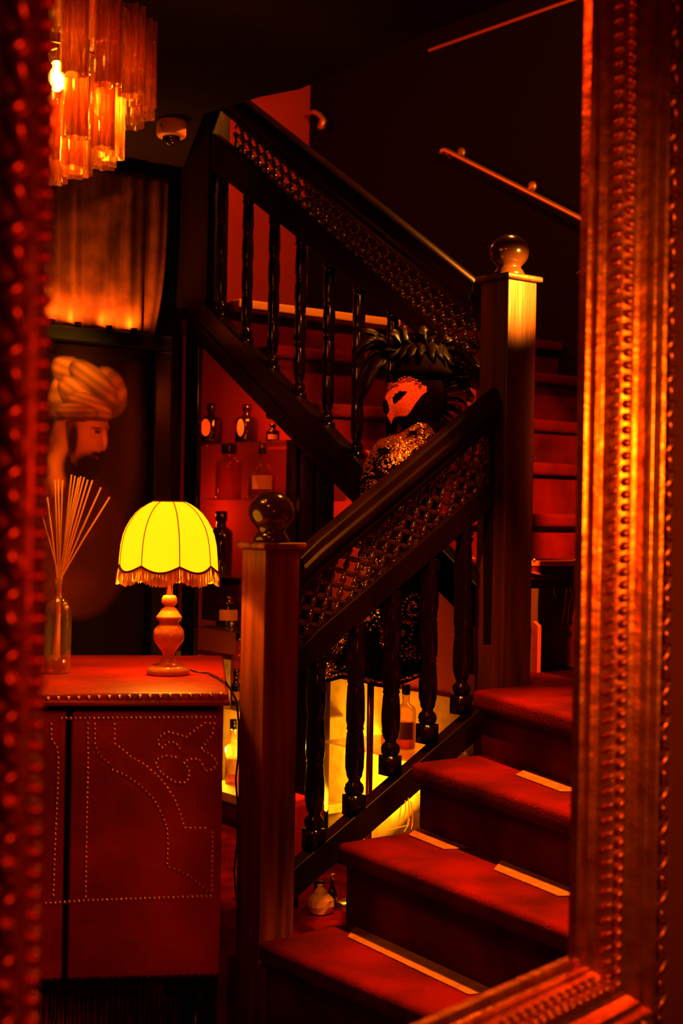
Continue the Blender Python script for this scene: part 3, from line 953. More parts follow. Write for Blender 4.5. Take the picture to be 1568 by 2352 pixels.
# ================================================================== reed diffuser
DB = flat(castz(131, 1546, TOPZ), TOPZ)
ds = DB.y / FPX
diff = thing('reed_diffuser', 'tall glass reed diffuser with a fan of sticks on the red cabinet', 'diffuser', DB)
gp = [(24, 0), (29, 3), (30, 8), (31, 60), (31.5, 120), (30, 150), (25, 164), (15, 172), (9, 177), (8.5, 185), (9, 212), (11, 214), (11, 218), (7, 218)]
MB().lathe([(r * ds, h * ds) for r, h in gp], DB, 24, caps=False).build('bottle', 'clear_glass', diff, True)
MB().lathe([(1 * ds, 2 * ds), (26 * ds, 2 * ds), (27 * ds, 8 * ds), (27 * ds, 34 * ds), (1 * ds, 34 * ds)], DB, 20).build('scented_oil', 'amber_glass', diff, True)
C3 = lambda x, y: (80 + x / 2.613, 1050 + y / 2.613)
tips = [(220, 105), (241, 112), (262, 122), (276, 115), (296, 120), (318, 135), (346, 138), (397, 182), (449, 240), (166, 140), (140, 132), (120, 136), (75, 240), (30, 300)]
for i, tp in enumerate(tips):
    px, py = C3(*tp)
    T = P(px, py, DB.y + random.uniform(-.03, .03))
    neck = DB + UP * (215 * ds) + V((random.uniform(-.004, .004), random.uniform(-.004, .004), 0)) + V(((px - 131) / 120 * .006, 0, 0))
    bot = DB + UP * (9 * ds) + (neck - T) * 0.0 + V(((131 - px) / 120 * .012, random.uniform(-.008, .008), 0))
    mid = neck.lerp(T, .5) + V((-.002 * (px - 131) / 100, 0, 0))
    MB().tube([bot, neck, mid, T], 0.0021, 7).build('reed', 'reed', diff, True)

# ================================================================== chandelier
CH = P(28, 200, 3.02); CHX, CHY = CH.x, CH.y
chs = CHY / FPX
chan = thing('chandelier', 'tiered chandelier of fluted amber glass tubes hanging from the ceiling', 'chandelier', (CHX, CHY, 2.35))
def tube_mesh(L, R):
    vs = []; fs = []
    N = 36
    def rad(i, sc):
        a = 2 * PI * i / N
        return R * sc * (0.82 + 0.18 * math.cos(6 * a))
    for ring, (z, sc) in enumerate(((0, 1.0), (L * .5, .985), (L, 1.0), (L, .88), (L * .5, .87), (0, .88))):
        for i in range(N):
            a = 2 * PI * i / N
            r = rad(i, sc)
            vs.append(V((r * math.cos(a), r * math.sin(a), z)))
    for ring in range(6):
        for i in range(N):
            fs.append((ring * N + i, ring * N + (i + 1) % N, ((ring + 1) % 6) * N + (i + 1) % N, ((ring + 1) % 6) * N + i))
    return to_mesh('glass_tube', vs, fs, True)
tiers = [(0.284, CAMZ + (1162 - 242) * chs, 0.188, 21), (0.215, CAMZ + (1162 - 352) * chs, 0.20, 15), (0.142, CAMZ + (1162 - 388) * chs, 0.205, 10), (0.20, CAMZ + (1162 - 120) * chs, 0.20, 14)]
TR = 0.030
for ti, (R, zb, L, n) in enumerate(tiers):
    me = tube_mesh(L, TR)
    for i in range(n):
        a = 2 * PI * (i + .35 * ti) / n
        o = link('glass_tube', me, 'tube_glass', chan, loc=(CHX + R * math.cos(a), CHY + R * math.sin(a), zb))
        o.rotation_euler.z = a + random.uniform(-.4, .4)
    rg = MB().tube([(CHX + (R - .0) * math.cos(2 * PI * i / 40), CHY + R * math.sin(2 * PI * i / 40), zb + L - .012) for i in range(41)], 0.003, 6)
    rg.build('hanging_ring', 'brass', chan, True)
MB().tube([(CHX, CHY, 2.34), (CHX, CHY, 1.95)], 0.010, 10).build('stem', 'brass', chan, True)
for i in range(6):
    a = 2 * PI * i / 6 + .2
    c = V((CHX + .19 * math.cos(a), CHY + .19 * math.sin(a), 1.99))
    MB().tube([(CHX, CHY, 2.06), c + V((0, 0, .06))], 0.005, 6).build('arm', 'brass', chan, True)
    MB().sphere(c, (0.020, 0.020, 0.032), 12, 8).build('bulb', 'bulb', chan, True)
    if i % 2 == 0:
        light('chandelier_bulb', 'POINT', c - V((0, 0, .05)), 6.0, (1.0, 0.30, 0.014), None, 0.03)

light('chandelier_bulb', 'POINT', (CHX, CHY, 1.86), 9.0, (1.0, 0.22, 0.012), None, 0.03)
# ================================================================== dome camera on the ceiling
DM = castz(394, 278, 2.349)
dsx = DM.y / FPX
dome = thing('dome_camera', 'small round ceiling camera with a smoked dome beside the chandelier', 'camera', (DM.x, DM.y, 2.349))
MB().lathe([(33 * dsx, 0), (34 * dsx, -4 * dsx), (34 * dsx, -32 * dsx), (31 * dsx, -37 * dsx), (22 * dsx, -37 * dsx)], (DM.x, DM.y, 2.349), 28).build('housing', 'plastic', dome, True, bevel=0)
dp = [(21 * dsx * math.cos(a * PI / 16), (-36 - 22 * math.sin(a * PI / 16)) * dsx) for a in range(8)] + [(0.0005, -58 * dsx)]
MB().lathe(dp, (DM.x, DM.y, 2.349), 24).build('dome', 'dome', dome, True)
for i in (0, 1):
    c = P(371 + 11 * i, 288, DM.y - 34 * dsx * .75)
    MB().box(c, (1.6 * dsx, 0, 0), (0, .004, 0), (0, 0, 4 * dsx)).build('slot', 'dome', dome)

# ================================================================== picture, curtain
WN = -uu                                        # out of the picture wall
def wl(px, py, off=0.0):
    return cast(px, py, BW + WN * off, uu)
pic = thing('framed_painting', 'black framed painting of a bearded man in a large pale turban', 'painting', flat(wl(230, 1500), 0.3))
pl, pr, ptop, pbot = 20, 336, 806, 1640
c_tl = wl(pr, ptop, .035); zt_ = c_tl.z
x0 = (wl(pl, 1100, .035) - BW).dot(vv); x1 = (wl(pr, 1100, .035) - BW).dot(vv)
zb_ = 0.42
NX, NZ = 150, 230
vs = []; fs = []; cols = []
def ell(px, py, cx, cy, rx, ry, rot=0.0, soft=.18):
    c, s = math.cos(rot), math.sin(rot)
    dx, dy = px - cx, py - cy
    X = (dx * c + dy * s) / rx; Y = (-dx * s + dy * c) / ry
    r = math.sqrt(X * X + Y * Y)
    return 1 - smoothstep(1 - soft, 1 + soft * .4, r), X, Y
def mixc(a, b, t):
    return tuple(x + (y - x) * t for x, y in zip(a, b))
FACE = [(150, 966), (246, 966), (251, 982), (246, 992), (248, 1010), (246, 1028), (240, 1036), (230, 1035), (231, 1043), (226, 1047), (228, 1053), (220, 1060), (216, 1074), (190, 1084), (162, 1060), (152, 1010)]
def polyd(px, py, poly):
    """signed distance to a polygon, positive inside"""
    d = 1e9; inside = False; n = len(poly)
    for i in range(n):
        ax, ay = poly[i]; bx_, by = poly[(i + 1) % n]
        ex, ey = bx_ - ax, by - ay
        t = max(0, min(1, ((px - ax) * ex + (py - ay) * ey) / (ex * ex + ey * ey)))
        d = min(d, math.hypot(px - ax - ex * t, py - ay - ey * t))
        if (ay > py) != (by > py) and px < (bx_ - ax) * (py - ay) / (by - ay) + ax:
            inside = not inside
    return d if inside else -d
WRAPS = [(246, 902, 46, 62, -.28, 1.0), (150, 905, 40, 66, .35, .8), (172, 862, 62, 36, .55, 1.0), (214, 880, 72, 34, .75, .9), (178, 912, 60, 34, .85, 1.0), (205, 934, 58, 27, .45, .95), (176, 946, 52, 22, .12, .7)]
def paint(px, py):
    bgd, _, _ = ell(px, py, 215, 1000, 120, 300, 0, .3)
    col = mixc((.006, .002, .0015), (.030, .008, .004), bgd)
    m, X, Y = ell(px, py, 170, 1250, 128, 175, -.12, .12)
    col = mixc(col, mixc((.16, .03, .012), (.05, .010, .004), smoothstep(-.7, .4, X + .15 * math.sin(Y * 9))), m)
    m, X, Y = ell(px, py, 138, 1040, 30, 100, .12, .2)
    col = mixc(col, mixc((.50, .12, .04), (.16, .03, .01), smoothstep(0, 1, abs(X + .25 * math.sin(Y * 6)))), m)
    m, X, Y = ell(px, py, 182, 1075, 40, 55, 0, .25)
    col = mixc(col, (.022, .005, .003), m)
    if 130 < px < 262 and 950 < py < 1100:
        d = polyd(px, py, FACE)
        m = smoothstep(-1.5, 2.5, d)
        light_ = smoothstep(150, 200, px) * (1 - .55 * smoothstep(212, 246, px)) * (1 - .3 * smoothstep(1000, 1040, py))
        skin = mixc((.10, .02, .008), (.66, .16, .05), light_)
        col = mixc(col, skin, m)
        for cx, cy, rx, ry, ro, c_, k_ in ((240, 1008, 5, 22, -.06, (.70, .19, .07), .9), (222, 984, 15, 4, .10, (.06, .012, .006), .85), (224, 992, 9, 5, .1, (.03, .006, .004), .9), (246, 984, 4, 4, 0, (.06, .012, .006), .8),
                                           (214, 1003, 12, 6, .3, (.44, .10, .035), .5), (236, 1032, 6, 4, 0, (.34, .07, .025), .9), (168, 1010, 12, 46, .08, (.03, .006, .004), .95),
                                           (200, 1066, 40, 30, -.25, (.022, .005, .003), 1.0), (224, 1044, 17, 7, .25, (.022, .005, .003), 1.0), (216, 1078, 20, 22, 0, (.022, .005, .003), .9)):
            mm, _, _ = ell(px, py, cx, cy, rx, ry, ro, .5)
            col = mixc(col, c_, mm * k_ * (m if cx > 236 else 1))
    for cx, cy, rx, ry, ro, br in WRAPS:
        m, X, Y = ell(px, py, cx, cy, rx, ry, ro, .07)
        sh = 1 - smoothstep(-.75, .95, Y + .12 * math.sin(X * 5 + cx))
        streak = .78 + .22 * math.sin(Y * 11 + X * 3 + cy)
        rimd = 1 - .55 * smoothstep(.72, 1.0, math.hypot(X, Y))
        v_ = br * (.22 + .78 * sh) * streak * rimd
        col = mixc(col, (.95 * v_, .31 * v_, .105 * v_), m)
    m, X, Y = ell(px, py, 198, 962, 54, 4, .02, .5)
    col = mixc(col, (.14, .03, .01), m)
    return col
for j in range(NZ + 1):
    for i in range(NX + 1):
        p = flat(BW) + vv * (x0 + (x1 - x0) * i / NX) + WN * .035 + UP * (zb_ + (zt_ - zb_) * j / NZ)
        vs.append(p)
        c = CAMROT.transposed() @ (p - EYE)
        cols.append(paint(CXP + FPX * c.x / -c.z, CYP - FPX * c.y / -c.z))
for j in range(NZ):
    for i in range(NX):
        a = j * (NX + 1) + i
        fs.append((a, a + 1, a + NX + 2, a + NX + 1))
pme = to_mesh('canvas', vs, fs)
ca = pme.color_attributes.new('paint', 'FLOAT_COLOR', 'POINT')
for i, c in enumerate(cols):
    ca.data[i].color = (*c, 1)
pm = mat('oil_paint', (0.2, 0.05, 0.03), 0.8, bump=0.08, bscale=120, spec=0.05)
vc = pm.node_tree.nodes.new('ShaderNodeVertexColor'); vc.layer_name = 'paint'
pm.node_tree.links.new(vc.outputs[0], pm.node_tree.nodes['Principled BSDF'].inputs['Base Color'])
link('canvas', pme, pm, pic)
fw_ = 0.052
def fbar(xa, xb, za, zb2, name='frame_bar'):
    a = flat(BW) + vv * xa; b = flat(BW) + vv * xb
    return MB().prism([flat(a + WN * .006, za), flat(b + WN * .006, za), flat(b + WN * .085, za), flat(a + WN * .085, za)], (0, 0, zb2 - za)).build(name, 'canvas_frame', pic, bevel=0.008, bseg=3)
fbar(x0 - fw_, x1 + fw_ + .02, zt_, zt_ + .055)
fbar(x0 - fw_, x1 + fw_ + .02, zb_ - .055, zb_)
fbar(x1, x1 + fw_ + .02, zb_, zt_)
fbar(x0 - fw_, x0, zb_, zt_)
# curtain above the picture, lit from behind the top of the frame
ctop, cbot = 2.30, zt_ + .058
vs = []; fs = []
NXc, NZc = 160, 24
xa_, xb_ = x0 - .35, x1 + .075
for j in range(NZc + 1):
    t = j / NZc
    for i in range(NXc + 1):
        s_ = i / NXc
        ph = s_ * 46
        dep = .014 + .009 * math.sin(ph) + .005 * math.sin(ph * 2.3 + 1.2) + .003 * math.sin(ph * .55 + 3 * t)
        xx = xa_ + (xb_ - xa_) * s_ - (.05 * (1 - t) ** 3 if s_ > .9 else 0) * (s_ - .9) * 10
        vs.append(flat(BW) + vv * xx + WN * (dep + .004) + UP * (cbot + (ctop - cbot) * t))
for j in range(NZc):
    for i in range(NXc):
        a = j * (NXc + 1) + i
        fs.append((a, a + 1, a + NXc + 2, a + NXc + 1))
cur = MB().add(vs, fs).build('curtain', 'curtain', None, True)
tag(cur, 'gathered dark curtain above the painting, lit orange along its lower edge', 'curtain')
md = cur.modifiers.new('thick', 'SOLIDIFY'); md.thickness = 0.003
for nm, px in (('leftmost', 118), ('second', 178), ('third', 250), ('rightmost', 307)):
    b0 = flat(wl(px, 792, .068), zt_ + .0555)
    ul = thing('uplight', nm + ' of the four tiny uplights on top of the picture frame', 'uplight', b0, 'uplights on the picture frame')
    MB().lathe([(.010, 0), (.012, .004), (.012, .016), (.010, .016), (.009, .006)], b0, 14).build('cup', 'canvas_frame', ul, True)
    light('uplight_bulb', 'SPOT', b0 + UP * .017, 8.0, (1.0, 0.24, 0.012), b0 + UP * .3 - WN * .10, 0.003, cone=165, blend=.9)
# ================================================================== display niche under the upper flight
QB = 0.26                                     # depth of the niche
def up_px(px, z, off=0.0):
    """plan point of the niche plane at image column px (height z)"""
    a = P2 + vv * off
    lo, hi = -0.5, 2.6
    for _ in range(60):
        mid = (lo + hi) / 2
        c = CAMROT.transposed() @ (flat(a + uu * mid, z) - EYE)
        if CXP + FPX * c.x / -c.z > px:
            lo = mid
        else:
            hi = mid
    return flat(a + uu * lo, z)
def up_z(px, py, off=0.0):
    return upp(px, py, off).z

nic = thing('display_shelves', 'red backed bottle shelves built in under the upper flight', 'shelves', flat(up_px(560, .3), 0))
bl, brr = up_px(412, 1.0, QB), up_px(1010, 1.0, QB)
def under_string(px):
    return up_z(px, stb(px))
# back panel follows the slope of the stair
ptl, ptr = flat(P2 + vv * QB + uu * ((bl - P2).dot(uu))), flat(P2 + vv * QB + uu * 0.12)
tl = (flat(up_px(445, 1.5)) - P2).dot(uu)
z_at = lambda t: up_z(600, stb(600)) + (t - (flat(up_px(600, 1.2)) - P2).dot(uu)) * ((under_string(460) - under_string(760)) / ((flat(up_px(460, 1.4)) - flat(up_px(760, 1.1))).dot(uu)))
tL = (ptl - P2).dot(uu); tR = 0.12
SPLIT = up_z(600, 1630)
back = MB().prism([flat(ptl, 0.0), flat(ptr, 0.0), flat(ptr, min(z_at(tR) + .03, 1.0)), flat(ptl, z_at(tL) + .03)], vv * .015).build('back_panel', 'red_wall', nic)
# pale wooden lining of the lower part
MB().prism([flat(ptl - vv * .002, 0.0), flat(ptr - vv * .002, 0.0), flat(ptr - vv * .002, SPLIT + .10), flat(ptl - vv * .002, SPLIT + .10)], vv * -.008).build('lower_lining', 'panel_wood', nic)
# uprights
def upright(pa, pb, z0, z1, off, dep, name='upright'):
    a, b = up_px(pa, .9, off), up_px(pb, .9, off)
    return MB().prism([flat(a, z0), flat(b, z0), flat(b + vv * dep, z0), flat(a + vv * dep, z0)], (0, 0, z1 - z0)).build(name, 'black_wood', nic, bevel=0.003)
upright(418, 447, 0.0, up_z(430, 700), -.012, .02)
upright(652, 676, 0.0, up_z(664, 1010), .0, .05)
upright(684, 712, 0.0, up_z(700, 1040), -.01, .05)
upright(722, 736, 0.0, up_z(728, 1075), -.0, .05)
def niche_shelf(px0, px1, px_ref, py, th=0.008, material='shelf_glass'):
    z = up_z(px_ref, py)
    a, b = up_px(px0, z), up_px(px1, z)
    MB().prism([flat(a + vv * .01, z - th), flat(b + vv * .01, z - th), flat(b + vv * (QB - .012), z - th), flat(a + vv * (QB - .012), z - th)], (0, 0, th)).build('shelf', material, nic)
    return z
sz1 = niche_shelf(447, 652, 550, 1015, .006)
sz2 = niche_shelf(447, 652, 520, 1144, .006)
sz3 = niche_shelf(447, 652, 500, 1322, .006)
sz4 = niche_shelf(447, 652, 500, 1445, .006)
sz5 = niche_shelf(447, 652, 535, 1630, .006)
sz6 = niche_shelf(447, 652, 535, 1828, .030, 'panel_wood')
sz7 = niche_shelf(738, 985, 860, 1730, .006)
# dark plinth under the niche
a, b = up_px(447, .1), up_px(985, .1)
MB().prism([flat(a + vv * .005, 0.0), flat(b + vv * .005, 0.0), flat(b + vv * .02, 0.0), flat(a + vv * .02, 0.0)], (0, 0, max(.05, sz6 - .03))).build('plinth', 'black_wood', nic)
# small lamps hidden in the niche: warm strip below, red ones above
q = up_px(505, 0, .06)
light('niche_lamp', 'POINT', flat(up_px(508, 0, .10), sz6 + .12), 5.0, (1.0, 0.46, 0.012), None, 0.012)
light('niche_lamp', 'AREA', flat(up_px(800, 0, .05), 0.22), 10.0, (1.0, 0.46, 0.012), flat(up_px(810, 0, QB), 0.50), 0.22)
light('niche_red_lamp', 'AREA', flat(up_px(560, 0, .03), under_string(600) + .10), 2.4, (1.0, 0.07, 0.005), flat(up_px(540, 0, QB), sz2), 0.10)
light('niche_red_lamp', 'POINT', flat(up_px(430, 0, .12), sz2 - .05), 1.6, (1.0, 0.07, 0.005), None, 0.02)
light('niche_red_lamp', 'POINT', flat(up_px(704, 0, .12), sz2 - .02), 1.2, (1.0, 0.07, 0.005), None, 0.02)

# ------------------------------------------------------------------ bottles
def bottle(label, px, z, half_px, h_px, neck, glass, off=.12, label_mat=True, cap='dark_glass', square=False, shape='round', liquid=False):
    """half_px, h_px in pixels of the photograph at this depth"""
    c = up_px(px, z, off); s = c.y / FPX
    c = flat(c, z + .0005)
    R = half_px * s; Hh = h_px * s
    t = thing('bottle', label, 'bottle', c, 'bottles on the lit shelves')
    nh, nr = neck                                    # neck share of the height, neck radius share
    body = Hh * (1 - nh)
    if shape == 'bell':
        prof = [(R * .9, 0), (R, .006), (R * .97, body * .25), (R * .78, body * .6), (R * .5, body * .9), (R * nr * 1.1, body), (R * nr, body + Hh * nh * .3), (R * nr, Hh * .93), (R * nr * 1.3, Hh * .94), (R * nr * 1.3, Hh * .96), (R * nr, Hh * .97)]
    else:
        sh = .16 if shape == 'round' else .3
        prof = [(R * .92, 0), (R, .005), (R, body * (1 - sh)), (R * .93, body * (1 - sh * .55)), (R * .7, body * (1 - sh * .2)), (R * nr * 1.15, body), (R * nr, body + .006), (R * nr, Hh * .86)]
    if square:
        mb = MB()
        n = 4
        mb.lathe([(r * (1.28 if r > R * .6 else 1), h) for r, h in prof], c, 4 if square else 20)
        o = mb.build('glass_body', glass, t, bevel=0.006)
    else:
        o = MB().lathe(prof, c, 20).build('glass_body', glass, t, True)
    if cap:
        MB().lathe([(R * nr * 1.1, Hh * .84), (R * nr * 1.22, Hh * .85), (R * nr * 1.22, Hh * .99), (R * nr, Hh)], c, 16).build('stopper', cap, t, True)
    if liquid:
        MB().lathe([(R * .85, .004), (R * .93, .008), (R * .93, body * .6), (R * .01, body * .6)], c, 18).build('liquid', 'amber_glass', t, True)
    if label_mat:
        toC = (flat(EYE) - flat(c)).normalized()
        vs = []; fs = []
        base = math.atan2(toC.y, toC.x)
        N = 8
        for zz in (body * .25, body * .62):
            for i in range(N + 1):
                a = base - .75 + 1.5 * i / N
                rr = R * (1.015 if not square else .97)
                vs.append(c + V((rr * math.cos(a), rr * math.sin(a), zz)))
        for i in range(N):
            fs.append((i, i + 1, N + 2 + i, N + 1 + i))
        lb_ = MB().add(vs, fs).build('paper_label', 'label', t)
        sm = lb_.modifiers.new('thick', 'SOLIDIFY'); sm.thickness = .0006; sm.offset = 1
    return t
def oval_label(t, px, py, z, off, w, h):
    c = cast(px, py, P2 + vv * off, vv)
    s = c.y / FPX
    toC = (flat(EYE) - flat(c)).normalized()
    MB().lathe([(w * s, 0), (w * s, .003)], (0, 0, 0), 20, toC)
    sd = V((toC.y, -toC.x, 0))
    pts = [c + sd * (w * s * math.cos(2 * PI * i / 20)) + UP * (h * s * math.sin(2 * PI * i / 20)) for i in range(20)]
    MB().prism(pts, toC * .003).build('oval_label', 'label', t)
t = bottle('squat black bottle with an oval label, leftmost on the top bottle shelf', 484, sz1, 27, 98, (.30, .34), 'dark_glass', label_mat=False)
oval_label(t, 472, 982, sz1, .12 - .055, 11, 20)
t = bottle('squat black bottle with an oval label, tucked under the stair string', 566, sz1, 27, 92, (.3, .34), 'dark_glass', label_mat=False)
oval_label(t, 552, 982, sz1, .12 - .055, 8, 20)
bottle('small rounded bottle with a pale label at the right end of the top shelf', 626, sz1, 16, 44, (.3, .4), 'dark_glass')
bottle('broad red glass bottle with a wide dark stopper on the second shelf', 524, sz2, 30, 122, (.24, .5), 'amber_glass', label_mat=False)
bottle('bell shaped glass decanter with a dark neck on the second shelf', 601, sz2, 33, 122, (.30, .24), 'clear_glass', shape='bell', cap='dark_glass', liquid=True)
bottle('dark bottle with a round stopper behind the lamp shade', 506, sz3, 27, 142, (.26, .42), 'dark_glass', label_mat=False)
bottle('small dark jar beside the newel ball on the third shelf', 578, sz3, 16, 70, (.25, .7), 'dark_glass', label_mat=False)
bottle('round bellied decanter with a lit label on the fourth shelf', 524, sz4, 30, 82, (.2, .6), 'dark_glass', cap=None, off=.085)
bottle('amber glass bottle at the end of the fifth shelf near the post', 546, sz5, 18, 168, (.35, .35), 'amber_glass', label_mat=False)
bottle('slim dark bottle with a pale label behind the lamp cable', 541, sz5, 12, 84, (.36, .5), 'dark_glass', off=.06)
bottle('clear spirit bottle with a black cap glowing on the lowest shelf', 534, sz6, 18, 148, (.36, .4), 'clear_glass', liquid=True)
bottle('large clear bottle glinting behind the brass pole', 930, sz7, 24, 150, (.3, .35), 'clear_glass', liquid=True)
bottle('red glass bottle between the third and fourth lower balusters', 888, sz7, 14, 110, (.3, .4), 'amber_glass')
# flat lidded box on the fourth shelf, under the third
hbx = flat(up_px(505, sz4, .205), sz4)
hb_ = thing('hat_box', 'flat black lidded box behind the round decanter, right of the lamp fringe', 'box', hbx)
hz = up_z(505, 1332) - sz4
MB().box(hbx + UP * (hz * .42 + .0005), uu * .085, vv * .03, UP * (hz * .42)).build('box_body', 'dark_glass', hb_, bevel=.004)
MB().box(hbx + UP * (hz * .90), uu * .090, vv * .034, UP * (hz * .09)).build('box_lid', 'velvet', hb_, bevel=.004)

# ------------------------------------------------------------------ red stool seat and paper bag by the stairs
rc = P(672, 1930, 3.95)
stool = thing('red_stool', 'bright red upholstered stool showing between the post and the first baluster', 'stool', (rc.x, rc.y, 0))
zt2 = P(690, 1832, 3.95).z
MB().box((rc.x, rc.y, (zt2 + .06) / 2 + .0), vv * .055, uu * .08, UP * ((zt2 - .06) / 2)).build('seat_block', 'red_paint', stool, bevel=0.012)
for sx in (-1, 1):
    for sy in (-1, 1):
        MB().box(V((rc.x, rc.y, .03)) + vv * (.045 * sx) + uu * (.068 * sy), vv * .01, uu * .01, UP * .03).build('foot', 'black_wood', stool)
bp_ = castz(736, 2098, 0.0)
bs = bp_.y / FPX
bag = thing('paper_bag', 'small pale crumpled paper bag under the lower steps', 'bag', bp_)
def crumple(prof, c, seg, amp, rot=0):
    vs = []; fs = []
    for j, (r, h) in enumerate(prof):
        for i in range(seg):
            a = 2 * PI * i / seg
            rr = r * (1 + amp * math.sin(3 * a + j) + amp * .7 * math.sin(5 * a + 2.1 * j))
            vs.append(V(c) + V((rr * math.cos(a), rr * math.sin(a), h)))
    for j in range(len(prof) - 1):
        for i in range(seg):
            fs.append((j * seg + i, j * seg + (i + 1) % seg, (j + 1) * seg + (i + 1) % seg, (j + 1) * seg + i))
    fs.append(tuple(range(seg))); fs.append(tuple(reversed(range((len(prof) - 1) * seg, len(prof) * seg))))
    return MB().add(vs, fs)
crumple([(14 * bs, 0), (26 * bs, 4 * bs), (31 * bs, 20 * bs), (29 * bs, 34 * bs), (20 * bs, 44 * bs)], bp_, 14, .06).build('bag_body', 'paper', bag)
crumple([(15 * bs, 42 * bs), (14 * bs, 52 * bs), (9 * bs, 58 * bs), (7 * bs, 60 * bs), (7 * bs, 66 * bs)], bp_ + V((-.002, 0, 0)), 10, .05).build('bag_neck', 'paper', bag)
gb = castz(762, 2080, 0.0)
gs = gb.y / FPX
fig = thing('bottle', 'little dark bottle with gold glints behind the paper bag', 'bottle', gb)
MB().lathe([(11 * gs, 0), (12 * gs, 3 * gs), (11 * gs, 30 * gs), (6 * gs, 42 * gs), (4 * gs, 48 * gs), (4 * gs, 66 * gs), (5.5 * gs, 67 * gs), (5 * gs, 72 * gs)], gb, 14).build('glass_body', 'dark_glass', fig, True)
MB().lathe([(4.4 * gs, 60 * gs), (5.8 * gs, 61 * gs), (5.8 * gs, 72 * gs), (4 * gs, 73 * gs)], gb, 12).build('stopper', 'brass', fig, True)
# unseen point light added under the steps to brighten the paper bag
light('bag_fill_light', 'POINT', P(725, 2030, 3.62), 0.10, (1.0, 0.24, 0.015), None, 0.01)

# ================================================================== masked mannequin behind the lower balustrade
MY = 3.87
ms = MY / FPX
def mp(px, py, dy=0.0):
    return P(px, py, MY + dy)
man = thing('mannequin', 'masked mannequin in a black sequined jacket and feathered hat behind the handrail', 'mannequin', flat(mp(856, 1300), 0))
FAC = V((-0.975, -0.22, 0)).normalized()       # where it faces
SID = V((-FAC.y, FAC.x, 0))
# torso and flared jacket as one loft: (py, centre px, half width across px, half depth px)
loft = [(975, 948, 34, 34), (992, 944, 52, 46), (1010, 936, 84, 60), (1035, 930, 108, 74), (1070, 926, 118, 86), (1110, 924, 118, 92), (1170, 920, 110, 88), (1240, 914, 98, 78), (1300, 908, 94, 74), (1360, 896, 108, 88), (1430, 876, 126, 110), (1500, 858, 140, 128), (1552, 850, 148, 138)]
def loft_pt(t, a):
    x = t * (len(loft) - 1); i = min(int(x), len(loft) - 2); f = x - i
    y0, c0_, w0, d0 = loft[i]; y1, c1_, w1, d1 = loft[i + 1]
    y, c, w, d = y0 + (y1 - y0) * f, c0_ + (c1_ - c0_) * f, w0 + (w1 - w0) * f, d0 + (d1 - d0) * f
    ctr = mp(c, y)
    # neckline dips towards the front, hem ripples
    dipf = max(0, 1 - t * 5.5)
    z = ctr.z - dipf * .030 * math.cos(a) - (.012 * math.sin(5 * a) * max(0, t - .85) / .15)
    rip = 1 + (.05 * math.sin(7 * a) * max(0, t - .6) / .4)
    return flat(ctr, z) + FAC * (d * ms * math.cos(a) * rip) + SID * (w * ms * math.sin(a) * rip)
NA, NT = 48, 40
vs = []; fs = []
for j in range(NT + 1):
    for i in range(NA):
        vs.append(loft_pt(j / NT, 2 * PI * i / NA))
for j in range(NT):
    for i in range(NA):
        fs.append((j * NA + i, j * NA + (i + 1) % NA, (j + 1) * NA + (i + 1) % NA, (j + 1) * NA + i))
fs.append(tuple(range(NA)))
jacket = sub(MB().add(vs, fs).build('jacket', 'velvet', man, True))
sm = jacket.modifiers.new('thick', 'SOLIDIFY'); sm.thickness = .004
# sequins in scrolls
sq = MB()
rs = random.Random(5)
def put_sequin(t, a, r=.0024):
    p = loft_pt(t, a)
    e = .01
    du = (loft_pt(t, a + e) - p); dv = (loft_pt(min(1, t + e), a) - p)
    n = du.cross(dv).normalized()
    ctr = loft_pt(t, a + PI); 
    if n.dot(p - ctr) < 0:
        n = -n
    n = (n + V((rs.uniform(-.5, .5), rs.uniform(-.5, .5), rs.uniform(-.5, .5)))).normalized()
    e1 = n.cross(V((.3, .5, .8))).normalized(); e2 = n.cross(e1)
    c = p + n * .004
    sq.add([c + e1 * (r * math.cos(k * PI / 3)) + e2 * (r * math.sin(k * PI / 3)) for k in range(6)], [(0, 1, 2, 3, 4, 5)])
TH = sum((mp(900, loft[i][0]) - mp(900, loft[i + 1][0])).length for i in range(len(loft) - 1))
def scroll(t0_, a0_, size, turns, flip, R):
    n = int(turns * 26 * size / .035)
    for i in range(n):
        f = i / n
        th = f * turns * 2 * PI * flip
        r = size * (0.12 + .88 * f)
        for w in (0, .003):
            x = (r + w) * math.cos(th); y = (r + w) * math.sin(th)
            put_sequin(min(.995, max(.03, t0_ + y / TH)), a0_ + x / R)
for i in range(185):
    t_ = .04 + .36 * rs.random() if i < 125 else .41 + .57 * rs.random()
    a_ = rs.uniform(-PI * .25, PI * 1.05)
    scroll(t_, a_, rs.uniform(.014, .034), rs.uniform(1.0, 2.0), rs.choice((-1, 1)), .10)
for i in range(300):
    a_ = 2 * PI * i / 300
    put_sequin(.012, a_); put_sequin(.022, a_ + .01)
    put_sequin(.985, a_, .003)
for i in range(46):                                # leafy trails
    t_, a_ = .06 + .9 * rs.random() ** 1.3, rs.uniform(-PI * .3, PI)
    dx, dy = rs.uniform(-1, 1), rs.uniform(.2, 1)
    for k_ in range(40):
        f = k_ / 40
        put_sequin(min(.99, t_ + .10 * f * dy), a_ + .7 * f * dx + .1 * math.sin(8 * f))
so = sq.build('sequins', 'sequin', jacket); so['kind'] = 'stuff'
